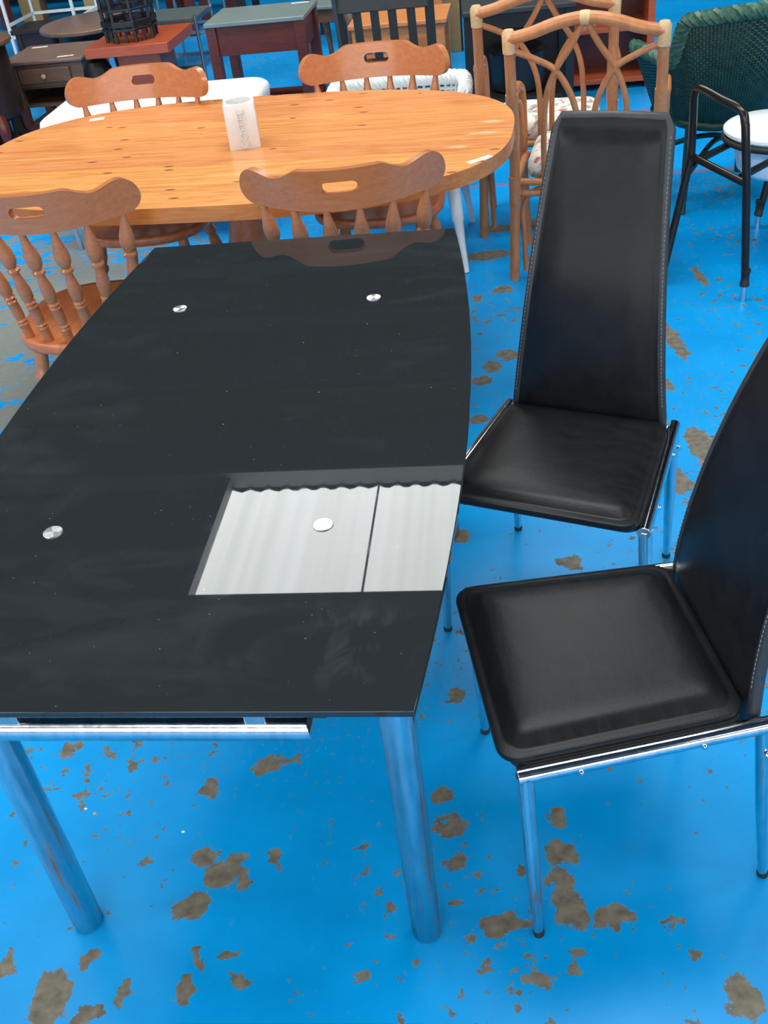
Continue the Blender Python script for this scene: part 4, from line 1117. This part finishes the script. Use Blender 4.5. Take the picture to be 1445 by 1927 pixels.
def cabriole_table():
    t = thing('cabriole_table', 'brown side table with curved legs and grey top right of the mahogany desk', 'side table', (0.10, 7.08, 0), -0.35)
    w, d, z = 0.34, 0.42, 0.47
    m = MB(); m.box((0, 0, z - 0.01), (w, d, 0.02)); m.build('top', 'grey_laminate', t, bevel=0.004)
    m = MB(); m.box((0, 0, z - 0.06), (w - 0.06, d - 0.06, 0.08)); m.build('apron', 'dark_wood', t, bevel=0.004)
    for sx in (-1, 1):
        for sy in (-1, 1):
            x, y = sx * (w / 2 - 0.04), sy * (d / 2 - 0.04)
            m = MB(); P = smooth_path([(x, y, z - 0.03), (x + sx * 0.02, y + sy * 0.02, z - 0.12), (x, y, 0.18), (x - sx * 0.006, y - sy * 0.006, 0.06), (x + sx * 0.012, y + sy * 0.012, 0.01)], 5)
            m.tube(P, [0.034 - 0.02 * min(1, k / 14) for k in range(len(P))], 8); m.build('leg', 'walnut_top', t)
cabriole_table()

# rows of stock further off
def simple_table(name, label, loc, rz, w, d, z, top, legmat, **kw):
    t = thing(name, label, 'table', loc, rz); box_table(t, w, d, z, kw.get('th', 0.03), top, legmat, leg=kw.get('leg', 0.05), apron=kw.get('apron', 0.09), inset=kw.get('inset', 0.02), shelf=kw.get('shelf')); return t
simple_table('mahogany_table', 'reddish mahogany table standing behind the white metal rack', (-2.30, 10.75, 0), -0.2, 1.3, 0.7, 0.60, 'mahogany', 'mahogany', leg=0.09)
simple_table('dark_table', 'dark table in the row seen beneath the mahogany desk', (-0.28, 8.4, 0), -0.2, 0.6, 0.5, 0.5, 'very_dark_wood', 'very_dark_wood', leg=0.05)
simple_table('black_low_table', 'low black table beyond the brown curved-leg side table', (0.42, 8.2, 0), -0.2, 0.5, 0.42, 0.42, 'black_paint', 'black_paint', leg=0.04)
simple_table('mahogany_low_table', 'dark red low table behind the octagonal black stand', (-1.35, 9.4, 0), -0.2, 0.8, 0.5, 0.5, 'mahogany', 'mahogany', leg=0.07)
def carton(label, loc, rz, sz, mat='cardboard'):
    t = thing('carton', label, 'box', loc, rz, 'cartons and boards between the far tables')
    m = MB(); m.box((0, 0, sz[2] / 2), sz); m.build('body', mat, t, bevel=0.003)
    for s in (-1, 1):
        m = MB(); m.box((s * sz[0] * 0.255, 0, sz[2] + 0.003), (sz[0] * 0.485, sz[1], 0.004)); m.build('flap', mat, t)
carton('tan carton standing under the reddish mahogany table', (-2.75, 10.95, 0), -0.1, (0.2, 0.2, 0.34))
carton('pale wooden box standing among the far dark legs', (-1.95, 9.75, 0), 0.1, (0.12, 0.16, 0.30), 'beech')
def sideboard(label, loc, w, d, h, mat):
    t = thing('sideboard', label, 'sideboard', loc, -0.19)
    m = MB(); m.box((0, 0, h - 0.015), (w + 0.04, d + 0.04, 0.03)); m.build('top', mat, t, bevel=0.006)
    m = MB(); m.box((0, 0, 0.12 + (h - 0.15) / 2), (w, d, h - 0.15)); m.build('body', mat, t, bevel=0.003)
    n = max(2, round(w / 0.4))
    for k in range(n):
        x = -w / 2 + w * (k + 0.5) / n
        m = MB(); m.box((x, -d / 2 - 0.006, 0.12 + (h - 0.15) * 0.5), (w / n - 0.05, 0.014, h - 0.22)); dr = m.build('door', mat, t, bevel=0.003)
        m = MB(); m.lathe([(0, 0.006), (0.5, 0.006), (0.7, 0.013), (1, 0.01)], (x + w / n * 0.32, -d / 2 - 0.012, h * 0.6), (x + w / n * 0.32, -d / 2 - 0.035, h * 0.6), seg=10); m.build('knob', 'beech', dr)
    for sx in (-1, 1):
        for sy in (-1, 1):
            m = MB(); m.box((sx * (w / 2 - 0.04), sy * (d / 2 - 0.04), 0.06), (0.06, 0.06, 0.12), taper=0.7); m.build('foot', mat, t)
sideboard('long dark mahogany sideboard at the back left behind the white rack', (-2.75, 12.0, 0), 1.9, 0.5, 0.85, 'mahogany')
sideboard('dark brown sideboard in the back row behind the octagonal stand', (-0.75, 10.9, 0), 1.2, 0.45, 0.8, 'very_dark_wood')
# small litter on the floor
def crumb(label, loc, s, mat='paper', rz=0.0):
    m = MB(); n = 7
    lo = [(s * (0.8 + 0.3 * random.random()) * math.cos(2 * PI * i / n), 0.7 * s * (0.8 + 0.3 * random.random()) * math.sin(2 * PI * i / n)) for i in range(n)]
    m.rings([[(x, y, 0) for x, y in lo], [(x * 0.9, y * 0.9, s * 0.25) for x, y in lo], [(x * 0.5, y * 0.5, s * 0.4) for x, y in lo]])
    place(tag(m.build('paper_scrap', mat, flat=True), label, 'paper scrap', 'litter on the blue floor'), loc, rz)
crumb('yellowish crumb on the blue floor just right of the left glass-table leg', (-0.648, 1.301, 0), 0.005, 'beech')
crumb('tiny white scrap beside the yellowish crumb on the blue floor', (-0.668, 1.316, 0), 0.0035)
crumb('white paper scrap on the red floor line behind the rattan armchairs', (1.577, 5.765, 0), 0.014)
crumb('lone white crumb on the blue floor between the two front glass-table legs', (-0.464, 1.231, 0), 0.0035)
simple_table('nest_table', 'small dark brown table between the white rack and the oval walnut table', (-2.02, 8.25, 0), -0.2, 0.42, 0.34, 0.36, 'very_dark_wood', 'very_dark_wood', leg=0.04)
simple_table('teak_table', 'mid-brown table in the back row left of the steel and glass table', (-1.02, 10.12, 0), -0.2, 0.66, 0.4, 0.55, 'dark_wood', 'mahogany', leg=0.07)
